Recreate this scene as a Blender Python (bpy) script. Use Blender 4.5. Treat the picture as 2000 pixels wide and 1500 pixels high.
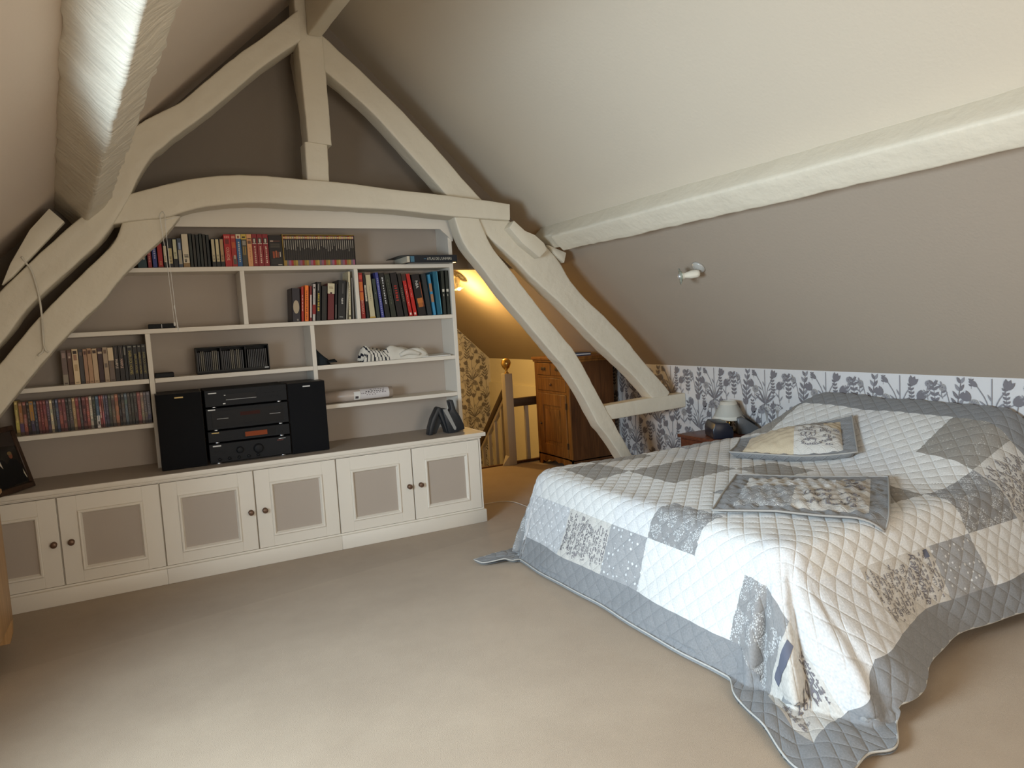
import bpy, bmesh, math, random
import numpy as np
from mathutils import Vector, Matrix, noise
random.seed(7)
S = bpy.context.scene
for o in list(bpy.data.objects):
    bpy.data.objects.remove(o)
C = S.collection

# ------------------------------------------------------------------ camera
F_PX = 1387.0
cam_d = bpy.data.cameras.new('camera'); cam = bpy.data.objects.new('camera', cam_d); C.objects.link(cam)
cam_d.sensor_fit = 'HORIZONTAL'; cam_d.sensor_width = 36.0; cam_d.lens = 36.0 * F_PX / 2000.0
cam_d.clip_start = .02
# rows: image right, image down, forward, in room axes (X right along the bookcase, Y depth, Z up)
RW = ((.88537, -.46124, -.05760), (-.09020, -.04890, -.99472), (.45599, .88590, -.08490))
r, d, f = (Vector(v) for v in RW)
f.normalize(); r = (r - f * r.dot(f)).normalized(); d = f.cross(r)
cam.matrix_world = Matrix(((r.x, -d.x, -f.x, 0), (r.y, -d.y, -f.y, 0), (r.z, -d.z, -f.z, 1.5), (0, 0, 0, 1)))
S.camera = cam

# ------------------------------------------------------------------ light
vs = S.view_settings
vs.view_transform = 'Standard'; vs.look = 'None'; vs.gamma = 1.0; vs.use_curve_mapping = False
vs.exposure = EXPO = .14
W = bpy.data.worlds.new('sky'); S.world = W; W.use_nodes = True
W.node_tree.nodes['Background'].inputs[0].default_value = (.62, .78, 1.0, 1)
W.node_tree.nodes['Background'].inputs[1].default_value = 1.2

def area(name, loc, direction, sx, sy, power, col, spread=180):
    l = bpy.data.lights.new(name, 'AREA'); l.shape = 'RECTANGLE'; l.size = sx; l.size_y = sy
    l.energy = power; l.color = col; l.spread = math.radians(spread)
    o = bpy.data.objects.new(name, l); C.objects.link(o); o.location = loc
    o.rotation_euler = Vector(direction).to_track_quat('-Z', 'Y').to_euler()
    return o
# daylight through the dormer window on the left and, weaker, through the gable window behind the camera
area('dormer_window_daylight', (-1.42, 1.80, 1.34), (1, .16, -.20), 1.45, .95, 106, (.66, .84, 1.0), 115)
area('gable_window_daylight', (1.35, -1.52, 1.25), (.02, 1, .12), 1.7, 1.5, 60, (1.0, .885, .73), 180)

# ------------------------------------------------------------------ materials
MC = {}
def nodes(name):
    m = bpy.data.materials.new(name); m.use_nodes = True
    nt = m.node_tree; b = nt.nodes['Principled BSDF']
    return m, nt, b
def mat(name, col, rough=.6, metal=0, spec=.5, var=.0, vscale=6., bump=0., bscale=60., emit=None, alpha=None, trans=0, coat=0, sheen=0):
    if name in MC: return MC[name]
    m, nt, b = nodes(name)
    b.inputs['Base Color'].default_value = (*col, 1); b.inputs['Roughness'].default_value = rough
    b.inputs['Metallic'].default_value = metal; b.inputs['Specular IOR Level'].default_value = spec
    b.inputs['Transmission Weight'].default_value = trans; b.inputs['Coat Weight'].default_value = coat
    b.inputs['Sheen Weight'].default_value = sheen
    N = nt.nodes.new; L = nt.links.new
    if var or bump:
        tc = N('ShaderNodeTexCoord')
    if var:
        n = N('ShaderNodeTexNoise'); n.inputs['Scale'].default_value = vscale; n.inputs['Detail'].default_value = 5
        L(tc.outputs['Object'], n.inputs['Vector'])
        mx = N('ShaderNodeMix'); mx.data_type = 'RGBA'
        mx.inputs[6].default_value = (*[c * (1 - var) for c in col], 1); mx.inputs[7].default_value = (*[min(1, c * (1 + var)) for c in col], 1)
        L(n.outputs['Fac'], mx.inputs[0]); L(mx.outputs[2], b.inputs['Base Color'])
    if bump:
        n2 = N('ShaderNodeTexNoise'); n2.inputs['Scale'].default_value = bscale; n2.inputs['Detail'].default_value = 4
        L(tc.outputs['Object'], n2.inputs['Vector'])
        bp = N('ShaderNodeBump'); bp.inputs['Strength'].default_value = bump; bp.inputs['Distance'].default_value = .01
        L(n2.outputs['Fac'], bp.inputs['Height']); L(bp.outputs['Normal'], b.inputs['Normal'])
    if emit:
        b.inputs['Emission Color'].default_value = (*emit[:3], 1); b.inputs['Emission Strength'].default_value = emit[3]
    MC[name] = m
    return m
def colm(col, rough=.45, pre='print'):
    k = pre + '_%02x%02x%02x' % tuple(int(max(0, min(1, c)) * 255) for c in col)
    return mat(k, col, rough, spec=.35)
def srgb(r, g, b):
    return tuple((c / 255 / 12.92) if c / 255 <= .04045 else ((c / 255 + .055) / 1.055) ** 2.4 for c in (r, g, b))

M_CREAM = mat('cream_ceiling_paint', (.62, .54, .425), .85, spec=.2, var=.03, vscale=1.5, bump=.12, bscale=55)
M_CREAML = mat('warm_lit_cream_paint', (.68, .565, .455), .85, spec=.2, var=.03, vscale=1.5, bump=.12, bscale=55)  # left slope's copy of the cream, with warm light tinted into it
M_TAUPE = mat('taupe_ceiling_paint', (.385, .315, .245), .85, spec=.2, var=.03, vscale=1.5, bump=.12, bscale=55)
M_TAUPEW = mat('taupe_wall_paint', (.27, .225, .18), .85, spec=.2, var=.03, vscale=1.5, bump=.1, bscale=55)
M_BEAM = mat('white_beam_paint', (.69, .62, .49), .5, spec=.4, var=.05, vscale=5, bump=.45, bscale=20)
def hewn_mat():
    m, nt, b = nodes('rough_hewn_white_paint'); N = nt.nodes.new; L = nt.links.new
    tc = N('ShaderNodeTexCoord'); b.inputs['Base Color'].default_value = (.66, .59, .47, 1); b.inputs['Roughness'].default_value = .4
    mp = N('ShaderNodeMapping'); mp.inputs['Scale'].default_value = (5, 26, 5); mp.inputs['Rotation'].default_value = (0, 0, .5); L(tc.outputs['Object'], mp.inputs['Vector'])
    n1 = N('ShaderNodeTexNoise'); n1.inputs['Scale'].default_value = 1.3; n1.inputs['Detail'].default_value = 5; L(mp.outputs['Vector'], n1.inputs['Vector'])
    n2 = N('ShaderNodeTexNoise'); n2.inputs['Scale'].default_value = 9; n2.inputs['Detail'].default_value = 6; L(tc.outputs['Object'], n2.inputs['Vector'])
    ad = N('ShaderNodeMath'); L(n1.outputs['Fac'], ad.inputs[0]); L(n2.outputs['Fac'], ad.inputs[1])
    bp = N('ShaderNodeBump'); bp.inputs['Strength'].default_value = .8; bp.inputs['Distance'].default_value = .014; L(ad.outputs[0], bp.inputs['Height']); L(bp.outputs['Normal'], b.inputs['Normal'])
    return m
M_HEWN = hewn_mat()
M_WHITE = mat('white_furniture_paint', (.74, .675, .575), .42, spec=.45, var=.015, vscale=4, bump=.02, bscale=40)
M_TAUPEP = mat('taupe_furniture_paint', (.42, .352, .29), .55, spec=.35, var=.02, vscale=5)
M_STAIRW = mat('stair_wall_paint', (.78, .72, .58), .7, spec=.2, var=.02)
M_STAIRP = mat('stair_rail_paint', (.47, .42, .35), .5, spec=.3)
M_DARKWOOD = mat('dark_handrail_wood', (.055, .032, .017), .4, spec=.4, var=.25, vscale=20)
M_BRASS = mat('brass', (.62, .43, .16), .25, metal=1)
M_BLACK = mat('black_plastic', (.010, .010, .011), .55, spec=.22)
M_BLACKM = mat('black_cloth_grille', (.010, .010, .011), .9, spec=.1)
M_BLACKW = mat('black_ash_veneer', (.018, .013, .011), .45, spec=.4, var=.3, vscale=30)
M_PANEL = mat('stereo_faceplate', (.010, .0105, .012), .55, spec=.2)
M_PANEL2 = mat('stereo_window', (.004, .004, .005), .4, spec=.15)
M_SILVER = mat('chrome', (.75, .75, .77), .2, metal=1)
M_LOGO = mat('pale_lettering', (.6, .6, .58), .4)
M_GOLD = mat('gold_lettering', (.62, .42, .12), .4)
M_CERAM = mat('cream_ceramic', (.72, .67, .55), .25, spec=.5)
M_GREYCER = mat('grey_ceramic', (.42, .40, .36), .3, spec=.5)
M_SHADE = mat('lamp_shade_fabric', (.66, .62, .53), .9, spec=.1)
M_CORD = mat('cord', (.62, .57, .47), .6)
M_PAPER = mat('paper_pages', (.62, .56, .44), .9, spec=.1, var=.12, vscale=160)
M_PAPERW = mat('white_paper', (.72, .70, .66), .8, spec=.1)

def glass_mat():
    m, nt, b = nodes('clear_green_glass')
    b.inputs['Base Color'].default_value = (.80, .92, .88, 1); b.inputs['Roughness'].default_value = .05
    b.inputs['Transmission Weight'].default_value = .9; b.inputs['IOR'].default_value = 1.2
    return m
M_GLASS = glass_mat()

def carpet_mat():
    m, nt, b = nodes('beige_carpet'); N = nt.nodes.new; L = nt.links.new
    tc = N('ShaderNodeTexCoord')
    n1 = N('ShaderNodeTexNoise'); n1.inputs['Scale'].default_value = 1.3; n1.inputs['Detail'].default_value = 6; n1.inputs['Roughness'].default_value = .65
    n2 = N('ShaderNodeTexNoise'); n2.inputs['Scale'].default_value = 420; n2.inputs['Detail'].default_value = 2
    L(tc.outputs['Object'], n1.inputs['Vector']); L(tc.outputs['Object'], n2.inputs['Vector'])
    r1 = N('ShaderNodeValToRGB'); e = r1.color_ramp.elements
    e[0].position = .36; e[0].color = (.40, .302, .208, 1); e[1].position = .66; e[1].color = (.465, .357, .25, 1)
    L(n1.outputs['Fac'], r1.inputs['Fac'])
    mx = N('ShaderNodeMix'); mx.data_type = 'RGBA'; mx.blend_type = 'MULTIPLY'; mx.inputs[0].default_value = .5
    r2 = N('ShaderNodeValToRGB'); e = r2.color_ramp.elements
    e[0].position = .3; e[0].color = (.72, .72, .72, 1); e[1].position = .7; e[1].color = (1.0, 1.0, 1.0, 1)
    L(n2.outputs['Fac'], r2.inputs['Fac']); L(r1.outputs['Color'], mx.inputs[6]); L(r2.outputs['Color'], mx.inputs[7])
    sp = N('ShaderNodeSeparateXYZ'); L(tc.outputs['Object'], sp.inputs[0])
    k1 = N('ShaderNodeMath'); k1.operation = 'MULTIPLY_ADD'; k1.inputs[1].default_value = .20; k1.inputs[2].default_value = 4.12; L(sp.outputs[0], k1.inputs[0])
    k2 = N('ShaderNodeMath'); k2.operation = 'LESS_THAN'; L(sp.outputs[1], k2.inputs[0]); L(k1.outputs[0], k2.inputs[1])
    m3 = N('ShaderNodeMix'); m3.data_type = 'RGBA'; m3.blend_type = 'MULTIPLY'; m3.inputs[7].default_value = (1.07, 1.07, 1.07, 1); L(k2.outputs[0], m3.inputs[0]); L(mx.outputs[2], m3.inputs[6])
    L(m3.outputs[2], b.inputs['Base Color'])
    b.inputs['Roughness'].default_value = 1; b.inputs['Specular IOR Level'].default_value = .05
    b.inputs['Sheen Weight'].default_value = .15
    bp = N('ShaderNodeBump'); bp.inputs['Strength'].default_value = .5; bp.inputs['Distance'].default_value = .004
    L(n2.outputs['Fac'], bp.inputs['Height']); L(bp.outputs['Normal'], b.inputs['Normal'])
    return m
M_CARPET = carpet_mat()

def wood_mat(name, dark, light, scale=(1, 1, 1), rough=.4, wscale=3.0):
    m, nt, b = nodes(name); N = nt.nodes.new; L = nt.links.new
    tc = N('ShaderNodeTexCoord'); mp = N('ShaderNodeMapping'); mp.inputs['Scale'].default_value = scale
    L(tc.outputs['Object'], mp.inputs['Vector'])
    w = N('ShaderNodeTexNoise'); w.inputs['Scale'].default_value = wscale; w.inputs['Detail'].default_value = 7; w.inputs['Distortion'].default_value = 1.5
    L(mp.outputs['Vector'], w.inputs['Vector'])
    rp = N('ShaderNodeValToRGB'); e = rp.color_ramp.elements
    e[0].position = .3; e[0].color = (*dark, 1); e[1].position = .7; e[1].color = (*light, 1)
    L(w.outputs['Fac'], rp.inputs['Fac']); L(rp.outputs['Color'], b.inputs['Base Color'])
    b.inputs['Roughness'].default_value = rough; b.inputs['Specular IOR Level'].default_value = .35
    return m
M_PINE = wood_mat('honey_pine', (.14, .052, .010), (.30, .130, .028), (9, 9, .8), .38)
M_PINED = wood_mat('honey_pine_shaded', (.075, .030, .010), (.135, .055, .018), (9, 9, .8), .42)  # darker copy of the pine; shade on the cupboard sides is in its colour
M_PINEL = wood_mat('light_pine', (.42, .23, .09), (.58, .34, .15), (9, 9, .8), .42)
M_MAHOG = wood_mat('mahogany', (.075, .022, .012), (.15, .045, .022), (1.2, 9, 9), .3)
M_FRAMEW = wood_mat('dark_frame_wood', (.028, .014, .008), (.06, .032, .018), (6, 6, 6), .4)

# ------------------------------------------------------------------ mesh helpers
def link(o, parent=None):
    C.objects.link(o)
    if parent is not None: o.parent = parent
    return o
def mesh(name, V, Fc, m, parent=None, smooth=False, loc=None, rot=None):
    me = bpy.data.meshes.new(name); me.from_pydata([tuple(v) for v in V], [], [tuple(q) for q in Fc])
    for mm in (m if isinstance(m, (list, tuple)) else [m]): me.materials.append(mm)
    if smooth: me.polygons.foreach_set('use_smooth', [True] * len(me.polygons))
    me.update()
    o = link(bpy.data.objects.new(name, me), parent)
    if loc: o.location = loc
    if rot: o.rotation_euler = rot
    return o
def from_bm(name, bm, m, parent=None, smooth=False, angle=None):
    me = bpy.data.meshes.new(name); bmesh.ops.recalc_face_normals(bm, faces=bm.faces); bm.to_mesh(me); bm.free()
    for mm in (m if isinstance(m, (list, tuple)) else [m]): me.materials.append(mm)
    if smooth:
        me.polygons.foreach_set('use_smooth', [True] * len(me.polygons))
    if angle:
        me.polygons.foreach_set('use_smooth', [True] * len(me.polygons)); me.set_sharp_from_angle(angle=math.radians(angle))
    return link(bpy.data.objects.new(name, me), parent)
def tag(o, label, cat, group=None, kind=None):
    o['label'] = label; o['category'] = cat
    if group: o['group'] = group
    if kind: o['kind'] = kind
    return o
def struct(o, label=None):
    o['kind'] = 'structure'
    if label: o['label'] = label
    return o
def empty(name, loc=(0, 0, 0), rz=0):
    o = link(bpy.data.objects.new(name, None)); o.location = loc; o.rotation_euler = (0, 0, rz); o.empty_display_size = .05
    return o
def add_box(bm, x0, x1, y0, y1, z0, z1, bev=0, mi=0, M=None):
    g = bmesh.new()
    vs = [g.verts.new((x, y, z)) for x in (x0, x1) for y in (y0, y1) for z in (z0, z1)]
    for q in ((0, 1, 3, 2), (4, 6, 7, 5), (0, 4, 5, 1), (2, 3, 7, 6), (0, 2, 6, 4), (1, 5, 7, 3)):
        g.faces.new([vs[i] for i in q])
    bmesh.ops.recalc_face_normals(g, faces=g.faces)
    if bev: bmesh.ops.bevel(g, geom=g.edges[:], offset=bev, segments=1 if bev < .004 else 2, affect='EDGES', profile=.5)
    mp = {}
    for v in g.verts: mp[v] = bm.verts.new(M @ v.co if M else v.co)
    for fc in g.faces:
        nf = bm.faces.new([mp[v] for v in fc.verts]); nf.material_index = mi
    g.free()
def box(name, x0, x1, y0, y1, z0, z1, m, parent=None, bev=0):
    bm = bmesh.new(); add_box(bm, x0, x1, y0, y1, z0, z1, bev)
    return from_bm(name, bm, m, parent, angle=40 if bev else None)
def add_tube(bm, pts, rad, n=8, closed=False, caps=True):
    pts = [Vector(p) for p in pts]; rings = []; up = None
    for i, p in enumerate(pts):
        a = pts[i - 1] if (i > 0 or closed) else p; b = pts[(i + 1) % len(pts)] if (i < len(pts) - 1 or closed) else p
        t = (b - a).normalized()
        if up is None:
            up = t.orthogonal().normalized()
        up = (up - t * up.dot(t)).normalized(); s = t.cross(up)
        rr = rad[i] if isinstance(rad, (list, tuple)) else rad
        rings.append([bm.verts.new(p + (up * math.cos(k * 2 * math.pi / n) + s * math.sin(k * 2 * math.pi / n)) * rr) for k in range(n)])
    m = len(rings)
    for i in range(m if closed else m - 1):
        A, B = rings[i], rings[(i + 1) % m]
        for k in range(n): bm.faces.new((A[k], A[(k + 1) % n], B[(k + 1) % n], B[k]))
    if caps and not closed:
        bm.faces.new(rings[0][::-1]); bm.faces.new(rings[-1])
def tube(name, pts, rad, m, parent=None, n=8, closed=False):
    bm = bmesh.new(); add_tube(bm, pts, rad, n, closed)
    return from_bm(name, bm, m, parent, smooth=True)
def spline(pts, n):
    """Catmull-Rom through tuples"""
    P = [np.array(p, float) for p in pts]; P = [2 * P[0] - P[1]] + P + [2 * P[-1] - P[-2]]
    out = []; m = len(P) - 3
    for k in range(n):
        u = k / (n - 1) * m; i = min(int(u), m - 1); t = u - i
        a, b, c, d = P[i:i + 4]
        out.append(.5 * ((2 * b) + (-a + c) * t + (2 * a - 5 * b + 4 * c - d) * t * t + (-a + 3 * b - 3 * c + d) * t ** 3))
    return out
def lathe(name, prof, m, parent=None, n=24, M=None, flute=0, nf=0):
    V = []; Fc = []
    for (rr, z) in prof:
        for k in range(n):
            a = k * 2 * math.pi / n; q = rr * (1 + (flute * math.cos(nf * a) if nf else 0))
            V.append(Vector((q * math.cos(a), q * math.sin(a), z)))
    for i in range(len(prof) - 1):
        for k in range(n):
            Fc.append((i * n + k, i * n + (k + 1) % n, (i + 1) * n + (k + 1) % n, (i + 1) * n + k))
    Fc.append(tuple(range(n))[::-1]); Fc.append(tuple((len(prof) - 1) * n + k for k in range(n)))
    if M: V = [M @ v for v in V]
    return mesh(name, V, Fc, m, parent, smooth=True)
def prism(name, poly, a0, a1, m, parent=None, axis='Y', bev=0):
    """polygon in the plane across axis, swept from a0 to a1"""
    def p3(u, v, w): return {'Y': (u, w, v), 'X': (w, u, v), 'Z': (u, v, w)}[axis]
    bm = bmesh.new(); A = [bm.verts.new(p3(u, v, a0)) for u, v in poly]; B = [bm.verts.new(p3(u, v, a1)) for u, v in poly]
    n = len(poly); bm.faces.new(A); bm.faces.new(B[::-1])
    for i in range(n): bm.faces.new((A[i], B[i], B[(i + 1) % n], A[(i + 1) % n]))
    bmesh.ops.recalc_face_normals(bm, faces=bm.faces)
    if bev: bmesh.ops.bevel(bm, geom=bm.edges[:], offset=bev, segments=2, affect='EDGES', profile=.5)
    return from_bm(name, bm, m, parent, angle=40)
_tc = {}
def text_mesh(txt):
    """flat lettering, unit cap height about .7, origin centred"""
    if txt in _tc: return _tc[txt]
    cu = bpy.data.curves.new('t', 'FONT'); cu.body = txt; cu.align_x = 'CENTER'; cu.align_y = 'CENTER'; cu.resolution_u = 2
    o = bpy.data.objects.new('t', cu); C.objects.link(o)
    dg = bpy.context.evaluated_depsgraph_get(); me = o.evaluated_get(dg).to_mesh()
    V = [tuple(v.co) for v in me.vertices]; Fc = [tuple(p.vertices) for p in me.polygons]
    o.evaluated_get(dg).to_mesh_clear(); bpy.data.objects.remove(o); bpy.data.curves.remove(cu)
    _tc[txt] = (V, Fc)
    return _tc[txt]
ORD = ['first', 'second', 'third', 'fourth', 'fifth', 'sixth', 'seventh', 'eighth', 'ninth', 'tenth', 'eleventh', 'twelfth']
def nth(i):
    i += 1
    if i <= 12: return ORD[i - 1]
    return '%d%s' % (i, 'th' if 10 < i % 100 < 14 else {1: 'st', 2: 'nd', 3: 'rd'}.get(i % 10, 'th'))
# ------------------------------------------------------------------ room shell
YB, YF, YG = -1.6, 5.42, 9.0          # gable behind the camera, partition behind the bookcase, far gable
XK, ZK, TS = 4.3, 1.033, .95          # right knee wall, its height, roof pitch
def ridge(y): x = 1.25 + .04 * (4.95 - y); return Vector((x, y, ZK + (XK - x) * TS))
def lslope(u, y, off=0):              # u = 0 ridge, u = 1 purlin line, u = 1.92 eaves
    n = Vector((.6876, .055, -.724)); p = ridge(y) + Vector((-1.64, 0, -1.5575)) * u
    return p + n * off
def rslope(x, y, off=0):
    n = Vector((-.6888, 0, -.7250)); return Vector((x, y, ZK + (XK - x) * TS)) + n * off
def slab(name, quad, nrm, m, th=.09):
    q = [Vector(p) for p in quad]; o = [p - Vector(nrm) * th for p in q]
    V = q + o; Fc = [(0, 1, 2, 3), (7, 6, 5, 4)] + [(i, i + 4, (i + 1) % 4 + 4, (i + 1) % 4) for i in range(4)]
    ob = mesh(name, V, Fc, m); bm = bmesh.new(); bm.from_mesh(ob.data); bmesh.ops.recalc_face_normals(bm, faces=bm.faces); bm.to_mesh(ob.data); bm.free()
    return ob
# floor
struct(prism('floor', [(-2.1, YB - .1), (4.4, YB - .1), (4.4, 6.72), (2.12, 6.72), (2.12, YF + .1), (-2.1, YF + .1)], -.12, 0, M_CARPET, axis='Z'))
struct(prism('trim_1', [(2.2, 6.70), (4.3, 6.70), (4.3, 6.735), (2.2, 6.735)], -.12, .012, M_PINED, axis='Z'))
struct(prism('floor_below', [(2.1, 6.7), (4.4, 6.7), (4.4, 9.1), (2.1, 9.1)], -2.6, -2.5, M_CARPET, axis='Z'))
# right slope, cream above the purlin and taupe below it
rn = (-.6888, 0, -.7250); ln = (.6876, .055, -.724)
struct(slab('ceiling_right_upper', [ridge(YB), rslope(3.06, YB), rslope(3.06, YG), ridge(YG)], rn, M_CREAM))
struct(slab('ceiling_right_lower', [rslope(3.06, YB), rslope(4.42, YB), rslope(4.42, YG), rslope(3.06, YG)], rn, M_TAUPE))
# left slope with the opening of the roof window
WY0, WY1, WU0, WU1 = 1.15, 2.75, 1.10, 1.70
for nm, u0, u1, y0, y1, m in (('upper', 0, 1.03, YB, YF, M_CREAML), ('lower_far', 1.03, 1.95, WY1, YF, M_CREAML), ('lower_near', 1.03, 1.95, YB, WY0, M_CREAML),
                           ('lower_top', 1.03, WU0, WY0, WY1, M_CREAML), ('lower_bottom', WU1, 1.95, WY0, WY1, M_CREAML)):
    struct(slab('ceiling_left_' + nm, [lslope(u0, y0), lslope(u1, y0), lslope(u1, y1), lslope(u0, y1)], ln, m))
w1 = struct(empty('window_1', (-1.52, (WY0 + WY1) / 2, .92)))     # vertical window of the dormer
hw = (WY1 - WY0) / 2
for y0, y1, z0, z1 in ((-hw, hw, -.03, .03), (-hw, hw, 1.07, 1.13), (-hw, -hw + .06, .03, 1.07), (hw - .06, hw, .03, 1.07), (-.03, .03, .03, 1.07)):
    box('window_frame', -.05, .0, y0, y1, z0, z1, M_PINEL, w1)
for nm, y0 in (('near', WY0 - .06), ('far', WY1)):
    struct(prism('wall_dormer_' + nm, [(-1.58, .85), (-1.58, 2.12), (lslope(WU0, y0).x, 2.12), (lslope(WU1, y0).x + .02, .85)], y0, y0 + .06, M_CREAM))
struct(box('ceiling_dormer', -1.60, -.55, WY0 - .06, WY1 + .06, 2.07, 2.15, M_CREAM))
struct(box('wall_dormer_sill', -1.60, -1.48, WY0 - .06, WY1 + .06, .6, .93, M_CREAM))
# knee walls
a, b = lslope(1.88, YB), lslope(1.88, YF)
struct(slab('wall_left', [(a.x, a.y, -.05), (b.x, b.y, -.05), (b.x, b.y, b.z + .1), (a.x, a.y, a.z + .1)], (1, .04, 0), M_CREAM))
M_WPAPER = mat('white_wallpaper', (.60, .58, .565), .8, spec=.15, bump=.04, bscale=90)
wall_r = struct(box('wall_right', XK, XK + .1, YB, 6.76, -.1, ZK + .02, M_WPAPER))
struct(box('wall_stair', XK, XK + .1, 6.76, YG, -2.5, ZK + .02, M_STAIRW))
struct(box('trim_2', XK - .035, XK, 6.80, YG, -2.5, .70, M_STAIRW, bev=.006))
xs = lambda z: XK - (z - ZK) / TS
wall_g = struct(prism('wall_gable_far', [(2.1, -2.5), (XK, -2.5), (XK, ZK), (2.1, ZK + (XK - 2.1) * TS)], YG, YG + .1, M_WPAPER))
rr = ridge(YF); le = lslope(1.9, YF)
struct(prism('wall_back', [(le.x, 0), (2.2, 0), (2.2, 1.97), (xs(1.97), 1.97), (rr.x, rr.z), (le.x, le.z)], YF, YF + .1, M_TAUPEW))
struct(box('wall_stairwell', 2.1, 2.2, YF + .1, YG, -2.5, 3.0, M_STAIRW))
struct(box('wall_stair_light_stop', 2.1, 4.4, 6.62, 6.71, -2.6, -.12, M_STAIRW))  # unseen, added under the floor edge to stop sky light leaking in
struct(box('wall_stairwell_top', 2.1, 2.2, YF + .1, YG + .1, 2.95, 3.2, M_STAIRW))
gr = ridge(YB); gl = lslope(1.9, YB)
for nm, poly in (('left', [(gl.x, 0), (.5, 0), (.5, gr.z), (gl.x, gl.z)]), ('right', [(2.2, 0), (XK, 0), (XK, ZK), (2.2, ZK + 2.1 * TS)]), ('bottom', [(.5, 0), (2.2, 0), (2.2, .5), (.5, .5)]),
                 ('top', [(.5, 2.0), (2.2, 2.0), (2.2, 3.03), (gr.x, gr.z), (.5, 2.85)])):
    struct(prism('wall_gable_' + nm, poly, YB - .1, YB, M_CREAM))
w2 = struct(empty('window_2', (1.35, YB, .5)))
for x0, x1, z0, z1 in ((-.85, .85, 0, .06), (-.85, .85, 1.44, 1.5), (-.85, -.79, .06, 1.44), (.79, .85, .06, 1.44), (-.03, .03, .06, 1.44)):
    box('window_frame', x0, x1, -.06, 0, z0, z1, M_PINEL, w2)
# ------------------------------------------------------------------ wallpaper print (flat print on the paper, three inks)
INK = [mat('wallpaper_ink_dark', (.185, .172, .18), .85, spec=.1), mat('wallpaper_ink_mid', (.26, .25, .26), .85, spec=.1), mat('wallpaper_ink_taupe', (.36, .335, .31), .85, spec=.1)]
def leaf(c, a, l, w):
    ca, sa = math.cos(a), math.sin(a); out = []
    for t, s in ((0, 0), (.25, .8), (.5, 1), (.78, .65), (1, 0), (.78, -.65), (.5, -1), (.25, -.8)):
        out.append((c[0] + ca * l * t - sa * w * s * .5, c[1] + sa * l * t + ca * w * s * .5))
    return out
def stem(pts, w):
    sp = spline(pts, 7); L, R = [], []
    for i, p in enumerate(sp):
        t = sp[min(i + 1, 6)] - sp[max(i - 1, 0)]; n = np.array([-t[1], t[0]]) / (np.hypot(*t) + 1e-9) * w * .5
        L.append(tuple(p + n)); R.append(tuple(p - n))
    return [[L[i], L[i + 1], R[i + 1], R[i]] for i in range(6)], sp
def disc(c, r0, n=9): return [(c[0] + r0 * math.cos(k * 2 * math.pi / n), c[1] + r0 * math.sin(k * 2 * math.pi / n)) for k in range(n)]
def motif_lily(o, rnd):
    for ang, l in ((-.75, .17), (-.35, .22), (0, .27), (.35, .23), (.72, .18)):
        tip = (math.sin(ang) * l, math.cos(ang) * l); q, sp = stem([(0, 0), (tip[0] * .35, tip[1] * .6), tip], .006); o[1] += q
        a = math.pi / 2 - ang * 1.15
        for dd in (-.42, 0, .42): o[0].append(leaf(tip, a + dd, .066, .030))
        o[1].append(leaf((tip[0] * .4, tip[1] * .5), a + (.5 if ang < 0 else -.5), .05, .011))
    for ang in (-.95, -.55, .5, .95): o[0].append(leaf((0, 0), math.pi / 2 - ang, .13, .017))
def motif_branch(o, rnd):
    q, sp = stem([(0, 0), (.01, .12), (-.01, .27)], .005); o[0] += q
    for i, p in enumerate(sp[1:]):
        l = .085 - .007 * i
        for s in (-1, 1): o[0 if (i + s) % 3 else 1].append(leaf(p, math.pi / 2 + s * (.75 - .05 * i), l, .021))
    o[0].append(leaf(sp[-1], math.pi / 2, .07, .02))
def motif_sprig(o, rnd):
    q, sp = stem([(0, 0), (0, .08), (.01, .17)], .003); o[1] += q
    for i, p in enumerate(sp[1:]):
        for s in (-1, 1): o[0].append(leaf(p, math.pi / 2 + s * .8, .034, .016))
def motif_daisy(o, rnd, h=.16, r0=.036):
    q, sp = stem([(0, 0), (.012, h * .5), (0, h)], .006); o[1] += q; c = (0, h)
    o[2].append(disc(c, r0 * .8, 12))
    for k in range(14): o[1].append(leaf((c[0] + .008 * math.cos(k * .449), c[1] + .008 * math.sin(k * .449)), k * .449, r0 - .008, .011))
    o[0].append(disc(c, .009)); o[1].append(leaf(sp[2], .9, .06, .012)); o[1].append(leaf(sp[1], 2.2, .06, .012))
def motif_droop(o, rnd):
    q, sp = stem([(0, 0), (.03, .13), (.09, .17), (.14, .12)], .005); o[1] += q
    for i, p in enumerate(sp[2:]):
        o[0].append(leaf(p, -.6, .034, .014)); o[1].append(leaf(p, 1.3, .028, .012))
def motif_fan(o, rnd):
    for k in range(7):
        a = math.pi / 2 + (k - 3) * .27; l = .11; tip = (math.cos(a) * l, math.sin(a) * l)
        q, sp = stem([(0, -.09), (tip[0] * .3, tip[1] * .3), tip], .0045); o[2] += q
        o[1 if k % 2 else 0].append(disc(tip, .012, 7)); o[2].append(disc((tip[0] * .72, tip[1] * .72), .007, 6))
def motif_ball(o, rnd):
    q, sp = stem([(0, -.10), (.008, -.05), (0, 0)], .005); o[1] += q
    o[2].append(disc((0, 0), .033, 12)); 
    for k in range(10): o[1].append(leaf((.010 * math.cos(k * .628), .010 * math.sin(k * .628)), k * .628, .020, .006))
    o[0].append(disc((0, 0), .007, 7)); o[1].append(leaf((0, -.09), .7, .07, .012)); o[1].append(leaf((0, -.09), 2.3, .07, .012))
TILE_W, TILE_H = .56, .52
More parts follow.
